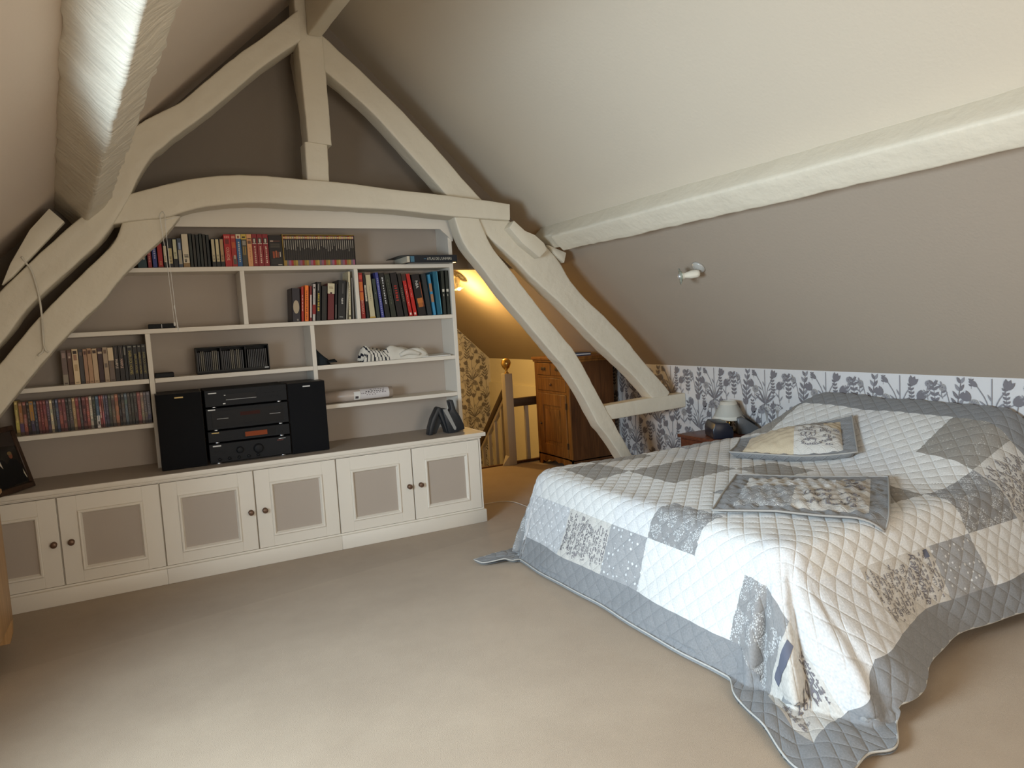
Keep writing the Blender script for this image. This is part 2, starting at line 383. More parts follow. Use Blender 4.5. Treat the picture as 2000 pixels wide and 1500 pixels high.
LAYOUT = [(motif_lily, .10, .235, 1.0), (motif_branch, .285, .22, .92), (motif_sprig, .43, .26, 1.15), (motif_ball, .20, .35, .95), (motif_droop, .335, .30, .95), (motif_daisy, .515, .24, .9), (motif_ball, .385, .44, .7), (motif_sprig, .215, .44, .6), (motif_daisy, .475, .36, .62), (motif_sprig, .02, .30, .8),
          (motif_branch, .03, -.03, .88), (motif_daisy, .135, .02, 1.05), (motif_lily, .305, -.035, .92), (motif_sprig, .42, -.01, 1.1), (motif_ball, .495, .09, 1.05), (motif_droop, .20, .06, -.85), (motif_fan, .09, .155, .7), (motif_daisy, .405, .09, .75), (motif_sprig, .225, .11, .8), (motif_fan, .545, .17, .6)]
def wallpaper_print(wall, a0, a1, b0, b1, to3, top=None):
    out = [[], [], []]; rnd = random.Random(3)
    for i in range(math.floor(a0 / TILE_W) - 1, math.ceil(a1 / TILE_W) + 1):
        for j in range(math.floor(b0 / TILE_H) - 1, math.ceil(b1 / TILE_H) + 1):
            for fn, ax, by, sc in LAYOUT:
                o = [[], [], []]; fn(o, rnd)
                bx = i * TILE_W + ax; bz = j * TILE_H + by
                for k in range(3):
                    for poly in o[k]:
                        P = [(bx + p[0] * sc, bz + p[1] * abs(sc)) for p in poly]
                        if all(a0 < p[0] < a1 and b0 < p[1] < (top(p[0]) if top else b1) for p in P): out[k].append(P)
    for k, nm in enumerate(('printed_leaves', 'printed_flowers', 'printed_seed_heads')):
        V, Fc = [], []
        for n, P in enumerate(out[k]):
            b = len(V); V += [to3(p[0], p[1], .0030 + .0012 * (2 - k) + .00002 * (n % 40)) for p in P]; Fc.append(tuple(range(b, len(V))))
        ob = mesh(nm, V, Fc, INK[k], wall); ob['kind'] = 'stuff'
wallpaper_print(wall_r, .9, 6.75, .0, ZK - .004, lambda a, b, h: (XK - h, a, b))
wallpaper_print(wall_g, 2.25, 4.29, -1.2, 2.9, lambda a, b, h: (a, YG - h, b), top=lambda a: ZK + (XK - a) * TS - .004)

# ------------------------------------------------------------------ roof timbers
def sweep(name, cen, us, vs, m, parent=None, n=44, amp=.006, seed=0, k=3, sq=.13):
    """rounded-rectangle section swept along cen; us, vs half-axis vectors at each point"""
    cs, U, Vv = spline(cen, n), spline(us, n), spline(vs, n)
    sec = []
    for q in range(4):                               # rounded corners, k+1 points each
        for j in range(k + 1):
            a = (q + j / k) * math.pi / 2; sx = 1 if q in (0, 3) else -1; sy = 1 if q in (0, 1) else -1
            sec.append(((1 - sq) * sx + sq * math.cos(a), (1 - sq) * sy + sq * math.sin(a)))
    # extra points along each flat side so that the adze marks show
    S2 = []
    for i, p in enumerate(sec):
        S2.append(p); q = sec[(i + 1) % len(sec)]
        if math.dist(p, q) > .7:
            for t in (.25, .5, .75): S2.append((p[0] + (q[0] - p[0]) * t, p[1] + (q[1] - p[1]) * t))
    sec = S2; ns = len(sec); V, Fc = [], []
    for i in range(n):
        c = Vector(cs[i]); u = Vector(U[i]); v = Vector(Vv[i])
        for (a, b) in sec:
            p = c + u * a + v * b; o = (u * a + v * b).normalized()
            nz = noise.noise(p * 4.2 + Vector((seed * 3.1, 0, 0))) * .8 + noise.noise(p * 13 + Vector((0, seed, 0))) * .7 + noise.noise(p * 31 + Vector((0, 0, seed))) * .35
            V.append(p + o * nz * amp)
    for i in range(n - 1):
        for j in range(ns): Fc.append((i * ns + j, i * ns + (j + 1) % ns, (i + 1) * ns + (j + 1) % ns, (i + 1) * ns + j))
    Fc.append(tuple(range(ns))[::-1]); Fc.append(tuple((n - 1) * ns + j for j in range(ns)))
    ob = mesh(name, V, Fc, m, parent); bm = bmesh.new(); bm.from_mesh(ob.data); bmesh.ops.recalc_face_normals(bm, faces=bm.faces); bm.to_mesh(ob.data); bm.free()
    ob.data.polygons.foreach_set('use_smooth', [True] * len(ob.data.polygons)); ob.data.set_sharp_from_angle(angle=math.radians(50))
    return ob
def truss_beam(name, pairs, y0, y1, label, seed, n=48, amp=.006, fat=1., **kw):
    cen, us = [], []
    for (l, r_) in pairs:
        cen.append(((l[0] + r_[0]) / 2, (y0 + y1) / 2, (l[1] + r_[1]) / 2)); us.append(((r_[0] - l[0]) / 2 * fat, 0, (r_[1] - l[1]) / 2 * fat))
    return tag(sweep(name, cen, us, [(0, (y1 - y0) / 2, 0)] * len(cen), M_BEAM, n=n, amp=amp, seed=seed, **kw), label, 'beam')
kp = truss_beam('king_post', [((1.088, 3.86), (1.262, 3.86)), ((1.09, 3.5), (1.262, 3.5)), ((1.098, 3.1), (1.262, 3.1)), ((1.104, 2.79), (1.264, 2.775))], 4.92, 5.11, 'white painted upright post hanging in the middle of the roof truss', 1, amp=.004, sq=.12)
t_ = truss_beam('post_foot', [((1.086, 2.79), (1.238, 2.785)), ((1.084, 2.65), (1.236, 2.65)), ((1.082, 2.52), (1.230, 2.52))], 4.935, 5.09, '', 2, n=12, amp=.003, sq=.14)
del t_['label'], t_['category']; t_.parent = kp
wb = sweep('wind_brace', [(1.16, 5.13, 3.05), (1.17, 5.27, 3.28), (1.18, 5.40, 3.5)], [(.045, 0, 0)] * 3, [(0, .03, -.02)] * 3, M_BEAM, n=8, amp=.002, seed=3)
tag(wb, 'short white brace rising behind the truss upright to the wall', 'beam')
truss_beam('collar_beam', [((-.14, 2.35), (-.12, 2.22)), ((.02, 2.41), (.04, 2.253)), ((.29, 2.494), (.20, 2.272)), ((.507, 2.535), (.40, 2.335)), ((.725, 2.549), (.70, 2.372)), ((.951, 2.542), (.98, 2.366)),
           ((1.248, 2.53), (1.26, 2.360)), ((1.655, 2.495), (1.64, 2.348)), ((2.125, 2.459), (2.10, 2.312)), ((2.593, 2.414), (2.585, 2.289))], 4.90, 5.10, 'white painted arched collar beam spanning above the bookcase', 4, n=60)
truss_beam('principal_rafter', [((1.235, 3.52), (1.125, 3.40)), ((1.661, 3.172), (1.55, 3.068)), ((2.01, 2.831), (1.90, 2.71)), ((2.376, 2.447), (2.25, 2.34)), ((2.78, 2.17), (2.62, 2.03)), ((2.99, 2.02), (2.82, 1.85)), ((3.19, 1.745), (3.05, 1.645)), ((3.552, 1.414), (3.41, 1.30)), ((3.859, 1.086), (3.745, .995)), ((4.12, .80), (4.02, .70))],
           4.96, 5.12, 'white painted sloping rafter of the truss on the bed side', 5, n=60, fat=1.16)
truss_beam('principal_rafter', [((1.10, 3.62), (1.10, 3.43)), ((.86, 3.42), (.837, 3.224)), ((.677, 3.273), (.62, 3.03)), ((.50, 3.11), (.50, 2.925)), ((.337, 2.965), (.37, 2.82)), ((.20, 2.885), (.29, 2.755)), ((.10, 2.82), (.22, 2.69)), ((.0, 2.715), (.165, 2.645)), ((-.09, 2.553), (.085, 2.53)), ((-.155, 2.361), (.0, 2.37)), ((-.307, 2.211), (-.15, 2.14)),
           ((-.502, 2.025), (-.34, 1.955)), ((-.692, 1.832), (-.55, 1.755)), ((-.86, 1.66), (-.70, 1.56)), ((-1.2, 1.3), (-1.04, 1.2)), ((-1.52, .97), (-1.36, .86))], 4.88, 5.08, 'white painted crooked rafter of the truss on the left', 6, n=84)
truss_beam('truss_leg', [((2.15, 2.32), (2.33, 2.32)), ((2.214, 2.12), (2.425, 2.101)), ((2.36, 1.93), (2.60, 1.885)), ((2.49, 1.758), (2.725, 1.725)), ((2.66, 1.56), (2.875, 1.54)), ((2.822, 1.373), (3.02, 1.37)), ((2.96, 1.21), (3.14, 1.225)), ((3.065, 1.088), (3.235, 1.06)), ((3.236, .811), (3.365, .82)),
           ((3.345, .61), (3.48, .63)), ((3.43, .50), (3.555, .495)), ((3.585, .27), (3.70, .25)), ((3.74, .0), (3.86, .0))], 4.94, 5.085, 'white painted inner leg of the truss in front of the wooden cupboard', 7, n=64, fat=1.10)
truss_beam('truss_leg', [((-.03, 2.27), (.285, 2.285)), ((-.085, 2.14), (.175, 2.152)), ((-.149, 2.063), (.065, 2.05)), ((-.28, 1.935), (-.08, 1.905)), ((-.404, 1.811), (-.20, 1.76)), ((-.568, 1.633), (-.37, 1.598)), ((-.73, 1.438), (-.53, 1.42)), ((-.88, 1.26), (-.68, 1.24)), ((-1.14, .93), (-.96, .90)), ((-1.32, .695), (-1.15, .692))],
           4.93, 5.09, 'white painted inner leg of the truss crossing the left end of the bookcase', 8, n=64)
truss_beam('tie_stub', [((3.385, .758), (3.40, .635)), ((3.8, .775), (3.8, .645)), ((4.295, .785), (4.295, .66))], 4.95, 5.07, 'short white horizontal beam joining the truss leg to the wallpapered wall', 9, n=24, amp=.003, sq=.12)
# purlins and ridge beam run along the room
pc = [rslope(3.06, y, .055) for y in (YB, 0, 1.5, 3, 4.2, 4.82)]
tag(sweep('purlin', pc, [(.062, 0, -.059), (.062, 0, -.059), (.060, 0, -.057), (.062, 0, -.059), (.063, 0, -.060), (.060, 0, -.057)], [(-.069, 0, -.0725)] * 6, M_BEAM, n=90, amp=.007, seed=11, sq=.2),
    'long white hand-hewn purlin running along the right slope above the bed', 'beam')
tag(sweep('purlin_end', [rslope(3.05, y, .05) for y in (4.80, 4.9, 5.15)], [(.05, 0, -.048)] * 3, [(-.055, 0, -.058)] * 3, M_BEAM, n=14, amp=.003, seed=12, sq=.2), 'thinner scarfed end of the right purlin resting on the truss', 'beam')
lp = []
for y in (YB, .5, 2.0, 3.2, 4.2, 5.3):
    c0 = Vector((-.382 + (5.036 - y) * .1, y, 2.386 + (5.036 - y) * .019)); lp.append(c0 + Vector((.6876, .055, -.724)) * .10 + Vector((.725, 0, .689)) * .085)
tag(sweep('purlin', lp, [Vector((.725, 0, .689)) * .088] * 6, [Vector((.6876, .055, -.724)) * .112] * 6, M_HEWN, n=130, amp=.013, seed=13, sq=.16), 'thick rough white purlin along the left slope with a bright underside', 'beam')
rb = []
for y in (YB, 1.0, 3.0, 4.9):
    rb.append(Vector((1.20 + .04 * (4.95 - y), y, 3.64 - .038 * (4.95 - y))))
tag(sweep('ridge_beam', rb, [(.048, 0, 0)] * 4, [(0, 0, .16)] * 4, M_BEAM, n=50, amp=.004, seed=14, sq=.15), 'white ridge beam leaving the top of the truss post towards the camera', 'beam')
# cleats that carry the purlins
tag(prism('cleat', [(2.606, 2.283), (2.699, 2.206), (2.784, 2.175), (2.863, 2.112), (2.888, 2.06), (2.817, 1.999), (2.671, 2.108), (2.561, 2.228)], 4.87, 4.97, M_BEAM, bev=.006), 'pale wooden cleat under the right purlin on the rafter', 'cleat')
tag(prism('cleat', [(2.94, 2.11), (2.992, 2.09), (3.113, 2.045), (3.088, 1.963), (3.02, 2.02)], 4.95, 5.08, M_BEAM, bev=.005), 'small pointed wooden wedge beneath the right purlin end', 'cleat')
tag(prism('cleat', [(-.399, 2.302), (-.332, 2.229), (-.61, 1.922), (-.664, 1.875), (-.613, 1.993), (-.504, 2.181)], 4.84, 4.90, M_BEAM, bev=.004), 'pale triangular board wedged under the left purlin', 'cleat')
# ------------------------------------------------------------------ low cabinets along the back wall
CY = 4.884                                    # plane of the door fronts
DOORS = [-1.075, -.530, .012, .567, 1.109, 1.660, 2.200]
def door(parent, x0, x1, knob_right, ox):
    """frame and panel door; coordinates relative to the cabinet"""
    x0 -= ox; x1 -= ox; g = .004; z0, z1 = .112, .636; a, b = x0 + g, x1 - g
    sx, sz0, sz1 = .094, .068, .092             # stiles and rails
    bm = bmesh.new()
    for q in ((a, a + sx, z0, z1), (b - sx, b, z0, z1), (a + sx, b - sx, z0, z0 + sz0), (a + sx, b - sx, z1 - sz1, z1)):
        add_box(bm, q[0], q[1], CY, CY + .022, q[2], q[3], .0015)
    d_ = from_bm('door', bm, M_WHITE, parent)
    p0, p1, q0, q1 = a + sx, b - sx, z0 + sz0, z1 - sz1
    box('panel', p0 - .004, p1 + .004, CY + .010, CY + .018, q0 - .004, q1 + .004, M_TAUPEP, d_)
    bm = bmesh.new()                             # mitred bolection moulding
    prof = [(0, .010), (0, -.004), (.006, -.009), (.014, -.008), (.020, .002), (.024, .010)]
    ring = []
    for (o, y) in prof:
        ring.append([bm.verts.new((x, CY + y, z)) for x, z in ((p0 + o, q0 + o), (p1 - o, q0 + o), (p1 - o, q1 - o), (p0 + o, q1 - o))])
    for i in range(len(prof) - 1):
        for k in range(4): bm.faces.new((ring[i][k], ring[i][(k + 1) % 4], ring[i + 1][(k + 1) % 4], ring[i + 1][k]))
    from_bm('moulding', bm, M_WHITE, d_)
    kx = (b - .030) if knob_right else (a + .050); kz = .364
    Mk = Matrix.Translation((kx, CY, kz)) @ Matrix.Rotation(math.pi / 2, 4, 'X')
    k = lathe('knob', [(.014, 0), (.017, .002), (.017, .005), (.011, .008), (.010, .014), (.015, .020), (.018, .027), (.014, .032), (.004, .033)], mat('bronze_knob', (.16, .09, .055), .35, metal=.4), d_, 18, Mk)
    k['label'] = 'small round bronze knob'
for i, (nm, lab) in enumerate((('left', 'white two door cabinet below the framed photo at the left end'), ('mid', 'white two door cabinet below the black stereo'), ('right', 'white two door cabinet nearest the stairs'))):
    x0, xm, x1 = DOORS[2 * i:2 * i + 3]
    c = tag(empty('low_cabinet', (x0, 0, 0)), lab, 'cabinet', 'low cabinets under the bookcase')
    bm = bmesh.new()
    add_box(bm, 0, x1 - x0 + (.012 if i == 2 else 0), CY + .024, 5.40, .10, .66)
    from_bm('body', bm, M_WHITE, c)
    e = .024 if i == 2 else 0
    box('plinth', 0, x1 - x0 + e, CY - .020, CY + .03, 0, .098, M_WHITE, c, bev=.004)
    if i == 2: box('plinth_return', x1 - x0 + .006, x1 - x0 + e, CY + .03, 5.40, 0, .098, M_WHITE, c)
    box('top_rail', 0, x1 - x0 + (.012 if i == 2 else 0), CY + .002, CY + .024, .640, .66, M_WHITE, c)
    box('bottom_rail', 0, x1 - x0 + (.012 if i == 2 else 0), CY + .004, CY + .024, .098, .109, M_WHITE, c)
    if i == 2: box('end_panel', x1 - x0, x1 - x0 + .012, CY + .002, CY + .024, .1, .64, M_WHITE, c)
    door(c, x0, xm, True, x0); door(c, xm, x1, False, x0)
wt = tag(empty('worktop', (.6, 5.1, .66)), 'long taupe worktop with a white edge on the low cabinets', 'worktop')
box('board', -1.70, 1.640, -.222, .31, 0, .030, M_TAUPEP, wt)
bm = bmesh.new(); add_box(bm, -1.70, 1.652, -.240, -.222, 0, .0305, .004); add_box(bm, 1.640, 1.652, -.222, .30, 0, .0305, .003)
add_box(bm, -1.70, 1.620, -.226, -.205, -.014, 0, .003)
from_bm('front_edge', bm, M_WHITE, wt, angle=40)

# ------------------------------------------------------------------ bookcase
BY, BB = 5.15, 5.395
bc = tag(empty('bookcase', (0, BB, .69)), 'white open bookcase with taupe back built in under the roof truss', 'bookcase')
def bpart(name, x0, x1, y0, y1, z0, z1, m=None, bev=.002):
    return box(name, x0, x1, y0 - BB, y1 - BB, z0 - .69, z1 - .69, m or M_WHITE, bc, bev)
SH = [.990, 1.278, 1.598, 1.990]              # upper faces of the shelves
TH = .030
lx = lambda z: -1.16 + (z - .69) * .79         # left end follows the truss leg
bpart('side_panel', 2.165, 2.197, BY, BB, .69, 2.30)
V = [Vector((x, y, z)) - Vector((0, BB, .69)) for (x, z) in ((lx(.69) - .10, .69), (lx(2.25) - .10, 2.25)) for y in (BY, BB) for x in (x, x + .03)]
mesh('sloping_side', V, [(0, 1, 3, 2), (4, 6, 7, 5), (0, 4, 5, 1), (2, 3, 7, 6), (0, 2, 6, 4), (1, 5, 7, 3)], M_WHITE, bc)
prism('back_panel', [(lx(.69) - .08, 0), (2.19, 0), (2.19, 1.75), (lx(2.44) - .08, 1.75)], 0, .012, M_TAUPEP, bc)
bpart('shelf', lx(SH[0]) - .09, .02, BY, BB, SH[0] - TH, SH[0]); bpart('shelf', 1.095, 2.165, BY, BB, SH[0] - TH, SH[0])
bpart('shelf', lx(SH[1]) - .09, .018, BY, BB, SH[1] - TH, SH[1]); bpart('shelf', .052, 1.066, BY, BB, SH[1] - TH, SH[1]); bpart('shelf', 1.096, 2.165, BY, BB, SH[1] - TH, SH[1])
bpart('shelf', lx(SH[2]) - .09, 2.165, BY, BB, SH[2] - TH, SH[2]); bpart('shelf', lx(SH[3]) - .09, 2.165, BY, BB, SH[3] - TH, SH[3])
bpart('divider', .020, .050, BY, BB, .69, SH[2] - TH); bpart('divider', 1.066, 1.096, BY, BB, .69, SH[2] - TH)
bpart('divider', .628, .658, BY, BB, SH[2], SH[3] - TH); bpart('divider', 1.412, 1.440, BY, BB, SH[2], SH[3] - TH)
prism('fascia', [(-.05, 1.56), (2.10, 1.56), (2.20, 1.47), (2.20, 1.75), (-.05, 1.75)], BY - BB - .018, BY - BB + .004, M_WHITE, bc)

# ------------------------------------------------------------------ books, cassettes and discs
def rot2(x, z, a): return (x * math.cos(a) + z * math.sin(a), -x * math.sin(a) + z * math.cos(a))
def volume(name, label, cat, x0, w, h, z, yf, col, depth=.16, tilt=0, marks=(), text=None, pages=True, group=None, rough=.45, round_=False):
    """upright book or case with its foot at x0..x0+w on the shelf; marks: (u0,u1,v0,v1,col) as fractions of the spine"""
    a = math.radians(tilt)
    if tilt >= 0: piv = (x0 + w / math.cos(a), z); off = -w      # leans to the right on its right foot
    else: piv = (x0, z); off = 0
    o = link(bpy.data.objects.new(name, None)) if False else None
    cm = colm(col, rough, 'cover'); t = min(.003, w * .12)
    bm = bmesh.new()
    if pages:
        add_box(bm, off, off + t, 0, depth, 0, h); add_box(bm, off + w - t, off + w, 0, depth, 0, h); add_box(bm, off, off + w, 0, t, 0, h)
    else:
        add_box(bm, off, off + w, 0, depth, 0, h, .0008 if w > .006 else 0)
    o = from_bm(name, bm, cm); o.location = (piv[0], yf, piv[1]); o.rotation_euler = (0, a, 0)
    tag(o, label, cat, group)
    if pages:
        box('pages', off + t, off + w - t, t, depth - .004, .003, h - .003, M_PAPER, o)
    if marks:
        mats, V, Fc, mi = [], [], [], []
        for (u0, u1, v0, v1, c) in marks:
            m = colm(c, .5)
            if m not in mats: mats.append(m)
            b = len(V); xa, xb, za, zb = off + w * u0, off + w * u1, h * v0, h * v1; y = -.0004 - .00012 * len(Fc)
            V += [(xa, y, za), (xb, y, za), (xb, y, zb), (xa, y, zb)]; Fc.append((b, b + 1, b + 2, b + 3)); mi.append(mats.index(m))
        p = mesh('spine_print', V, Fc, mats, o); p['kind'] = 'stuff'; p.data.polygons.foreach_set('material_index', mi)
    if text:
        txt, c, v0, v1, frac = text               # letters run down the spine
        TV, TF = text_mesh(txt); xsn = [v[0] for v in TV]; ln_ = max(xsn) - min(xsn); ysn = [v[1] for v in TV]; hh = max(ysn) - min(ysn)
        s = h * (v1 - v0) / ln_; s2 = w * frac / hh; cx = (max(xsn) + min(xsn)) / 2; cy = (max(ysn) + min(ysn)) / 2
        V = [(off + w / 2 + (v[1] - cy) * s2, -.0016, h * (v0 + v1) / 2 - (v[0] - cx) * s) for v in TV]
        mesh('title', V, TF, colm(c, .5), o)
    return o
def strokes(v0, v1, c, n, u0=.3, u1=.7, rnd=random):
    out = []; s = (v1 - v0) / n
    for k in range(n):
        f_ = rnd.uniform(.45, .8); out.append((u0 + rnd.uniform(0, .06), u1 - rnd.uniform(0, .06), v0 + k * s, v0 + k * s + s * f_, c))
    return out
sg = srgb
CREAMC, REDC, BLKC, WHT = sg(205, 190, 155), sg(165, 40, 32), (.014, .013, .012), sg(225, 215, 195)
rn_ = random.Random(5)
# --- top shelf
Z1, Y1 = SH[3], 5.172
G1 = 'books and cassettes on the top shelf'
def vhs(x0, x1, z, lab, c, v0, v1, h=.19, g=G1, yf=Y1):
    return volume('video_cassette', lab, 'video cassette', x0, x1 - x0 - .001, h, z, yf, BLKC, .11, 0, [(.12, .88, v0, v1, c)] + strokes(v0 + .05, v0 + .25, tuple(k * .5 for k in c), 4, .25, .75, rn_), None, False, g)
volume('book', 'dark teal book half hidden by the left truss leg on the top shelf', 'book', .02, .055, .215, Z1, Y1, sg(40, 62, 66), .15, 0, [(.6, .8, .25, .33, sg(190, 180, 160))], None, True, G1)
volume('book', 'red book beside the dark teal one on the top shelf', 'book', .078, .027, .19, Z1, Y1, sg(140, 42, 46), .14, 0, strokes(.2, .7, sg(190, 120, 110), 6, .3, .7, rn_), None, True, G1)
volume('book', 'blue book between two red books on the top shelf', 'book', .106, .030, .20, Z1, Y1, sg(52, 62, 128), .14, 0, strokes(.3, .85, sg(185, 180, 205), 8, .35, .7, rn_), None, True, G1)
volume('book', 'bright red book right of the blue one on the top shelf', 'book', .138, .033, .155, Z1, Y1, sg(172, 44, 46), .14, 0, [(.0, 1, .0, .06, sg(120, 50, 40))] + strokes(.12, .3, sg(190, 130, 90), 3, .3, .7, rn_), None, True, G1)
vhs(.174, .197, Z1, 'video cassette with a cream label hanging high on the top shelf', CREAMC, .22, .85, .165)
vhs(.199, .230, Z1, 'video cassette with the shortest yellowish label on the top shelf', sg(190, 172, 125), .14, .66)
vhs(.232, .259, Z1, 'video cassette with a slim pale green label on the top shelf', sg(200, 195, 160), .30, .96)
volume('video_cassette', 'grey blue video box just left of the tall white spine', 'video cassette', .261, .024, .19, Z1, Y1, sg(70, 80, 95), .11, 0, [(.1, .9, .12, .6, sg(170, 160, 140)), (.3, .8, .62, .85, sg(140, 155, 185))], None, False, G1)
volume('book', 'tall white book with dark lettering low on its spine', 'book', .287, .043, .218, Z1, Y1, sg(212, 198, 172), .17, 0, [(.05, .95, 0, .13, sg(150, 120, 80))] + strokes(.16, .27, BLKC, 3, .25, .6, rn_) + strokes(.30, .40, BLKC, 3, .2, .85, rn_), None, True, G1)
for i in range(6):
    volume('book', 'dark green book, %s of six plain dark volumes left of the top shelf cassettes' % nth(i), 'book', .333 + .0212 * i, .0200, .225 - .004 * (i % 3), Z1, Y1 + .03, [sg(42, 46, 40), sg(50, 46, 38), sg(38, 42, 40)][i % 3], .14, 0, [], None, True, G1)
vhs(.466, .490, Z1, 'video cassette with a greyish cream label left of its two twins', sg(196, 182, 148), .19, .97)
vhs(.492, .517, Z1, 'video cassette with a cream label in the middle of three', sg(205, 190, 150), .19, .97)
vhs(.519, .545, Z1, 'video cassette with a tan label next to a red spine', sg(182, 145, 105), .19, .97)
volume('book', 'red video box with large cream letters on the top shelf', 'video box', .547, .043, .218, Z1, Y1, sg(178, 34, 34), .14, 0, [(.2, .75, .70, .85, sg(120, 40, 36))] + [(.12 + .26 * k, .32 + .26 * k, .88, .95, sg(215, 130, 120)) for k in range(3)], ('COLUCHE', sg(235, 190, 160), .20, .60, .42), False, G1)
volume('book', 'red and orange video box with a small grey portrait at its foot', 'video box', .592, .031, .217, Z1, Y1, sg(165, 45, 38), .14, 0, [(.15, .85, .58, .76, sg(190, 90, 50)), (.2, .9, .08, .33, sg(95, 88, 78)), (.4, .75, .24, .36, sg(190, 160, 140)), (.15, .85, .88, .95, sg(215, 140, 120))], None, False, G1)
volume('book', 'blue video box with a cream top on the top shelf', 'video box', .625, .031, .219, Z1, Y1, sg(48, 92, 140), .14, 0, [(0, 1, .86, 1, sg(225, 205, 170)), (.3, .7, .88, .95, sg(150, 80, 60))] + strokes(.15, .78, sg(205, 200, 185), 11, .35, .7, rn_), None, False, G1)
volume('book', 'dark video box with gold top and gold lettering', 'video box', .658, .034, .219, Z1, Y1, sg(72, 66, 52), .14, 0, [(0, 1, .84, 1, sg(205, 175, 80)), (.2, .8, .88, .93, sg(60, 50, 30)), (.2, .85, .66, .80, sg(150, 140, 125)), (.25, .42, .36, .62, sg(175, 140, 70)), (.58, .75, .36, .62, sg(175, 140, 70))], None, False, G1)
volume('book', 'peach coloured video box with a small portrait at the top', 'video box', .694, .031, .220, Z1, Y1, sg(222, 160, 108), .14, 0, [(.15, .85, .70, .80, sg(120, 80, 60)), (.2, .9, .84, .87, sg(70, 50, 40))] + strokes(.08, .60, sg(170, 90, 60), 10, .45, .62, rn_), None, False, G1)
for i, (x0, x1) in enumerate(((.727, .759), (.761, .796), (.798, .833))):
    volume('book', 'dark red video box, %s of three with black and white portraits' % nth(i), 'video box', x0, x1 - x0, .221, Z1, Y1, sg(138, 34, 38), .14, 0, [(.1, .9, .69, .71, sg(220, 205, 185)), (.15, .85, .72, .88, sg(58, 50, 46)), (.35, .65, .73, .85, sg(205, 190, 170))] + strokes(.10, .64, sg(225, 190, 165), 9, .35, .68, rn_), None, False, G1)
volume('book', 'broad black video box with a dark orange group picture', 'video box', .836, .089, .213, Z1, Y1, sg(30, 22, 18), .14, 0, [(.1, .85, .80, .82, sg(120, 70, 55)), (.12, .35, .79, .83, sg(190, 160, 140))] + [(.12, .82, .60 + .03 * k, .612 + .03 * k, sg(95, 85, 70)) for k in range(5)] + [(.25, .40, .26, .48, sg(150, 70, 40)), (.45, .58, .28, .50, sg(165, 90, 55)), (.62, .72, .27, .46, sg(120, 60, 40)), (.78, .84, .30, .46, sg(200, 190, 175)), (.1, .9, .05, .24, sg(48, 44, 38)), (.6, .9, .03, .06, sg(190, 175, 160))], None, False, G1)
# slip-cased set of slim volumes
cb = tag(empty('slipcase', (.928, Y1, Z1)), 'thin gold edged slipcase around a set of slim dark discs', 'slipcase')
GE = colm(sg(150, 120, 50)); GD = colm(sg(40, 32, 26))
box('side', 0, .006, -.001, .14, 0, .222, GE, cb); box('side', .506, .511, 0, .14, 0, .213, GD, cb); box('lid', 0, .511, 0, .14, .2135, .2175, GE, cb); box('back', .006, .506, .132, .14, 0, .212, GD, cb)
cols = [sg(170, 135, 60), sg(120, 105, 105), sg(160, 95, 120), sg(165, 50, 48), sg(150, 120, 48), sg(176, 145, 70), sg(115, 98, 100), sg(150, 90, 110), sg(150, 55, 45), sg(140, 118, 60)]
for i in range(33):
    x = .928 + .0066 + i * .01512; cc = cols[i % 10]; c2 = cols[(i * 7 + 3) % 10]; hl = rn_.uniform(.35, .72)
    volume('slim_disc_case', 'slim dark disc case with coloured ends, %s from the left in the gold edged slipcase' % nth(i), 'disc case', x, .0148, .208, Z1 + .0005, Y1 + .004, sg(44, 38, 34), .12, 0,
           [(0, 1, 0, .19, cc), (0, 1, .90, 1, c2), (.1, .9, .92, .97, sg(205, 180, 130)), (.38, .62, .86 - hl * .55, .86, sg(175, 165, 150))], None, False, 'slim disc cases in the slipcase')
# large book lying on its side
at = tag(empty('large_atlas', (1.94, 5.05, Z1)), 'big dark blue picture book lying flat at the right end of the top shelf', 'book')
NAVY = colm(sg(22, 27, 36), .35, 'cover')
prism('cover', [(-.215, .052), (-.17, .056), (.245, .056), (.250, .050), (.250, .006), (.245, 0), (-.13, 0), (-.13, .005), (.236, .005), (.236, .0505), (-.17, .0505), (-.215, .048)], 0, .30, NAVY, at)
box('pages', -.15, .232, .004, .29, .006, .049, M_PAPER, at)
TV, TF = text_mesh("ATLAS DE L'UNIVERS"); sc = .20 / (max(v[0] for v in TV) - min(v[0] for v in TV))
mesh('spine', [(-.13, -.001, .0045), (.245, -.001, .0045), (.245, -.001, .0515), (-.13, -.001, .0515)], [(0, 1, 2, 3)], NAVY, at)
mesh('title', [(.105 + v[0] * sc, -.0022, .0275 + v[1] * sc * 1.25) for v in TV], TF, colm(sg(200, 195, 180)), at)
mesh('cover_print', [(-.02, -.002, .026), (.0, -.002, .026), (.0, -.002, .031), (-.02, -.002, .031), (-.125, -.0018, .006), (-.095, -.0018, .006), (-.095, -.0018, .048), (-.125, -.0018, .048)], [(0, 1, 2, 3), (4, 5, 6, 7)], colm(sg(70, 110, 130)), at)
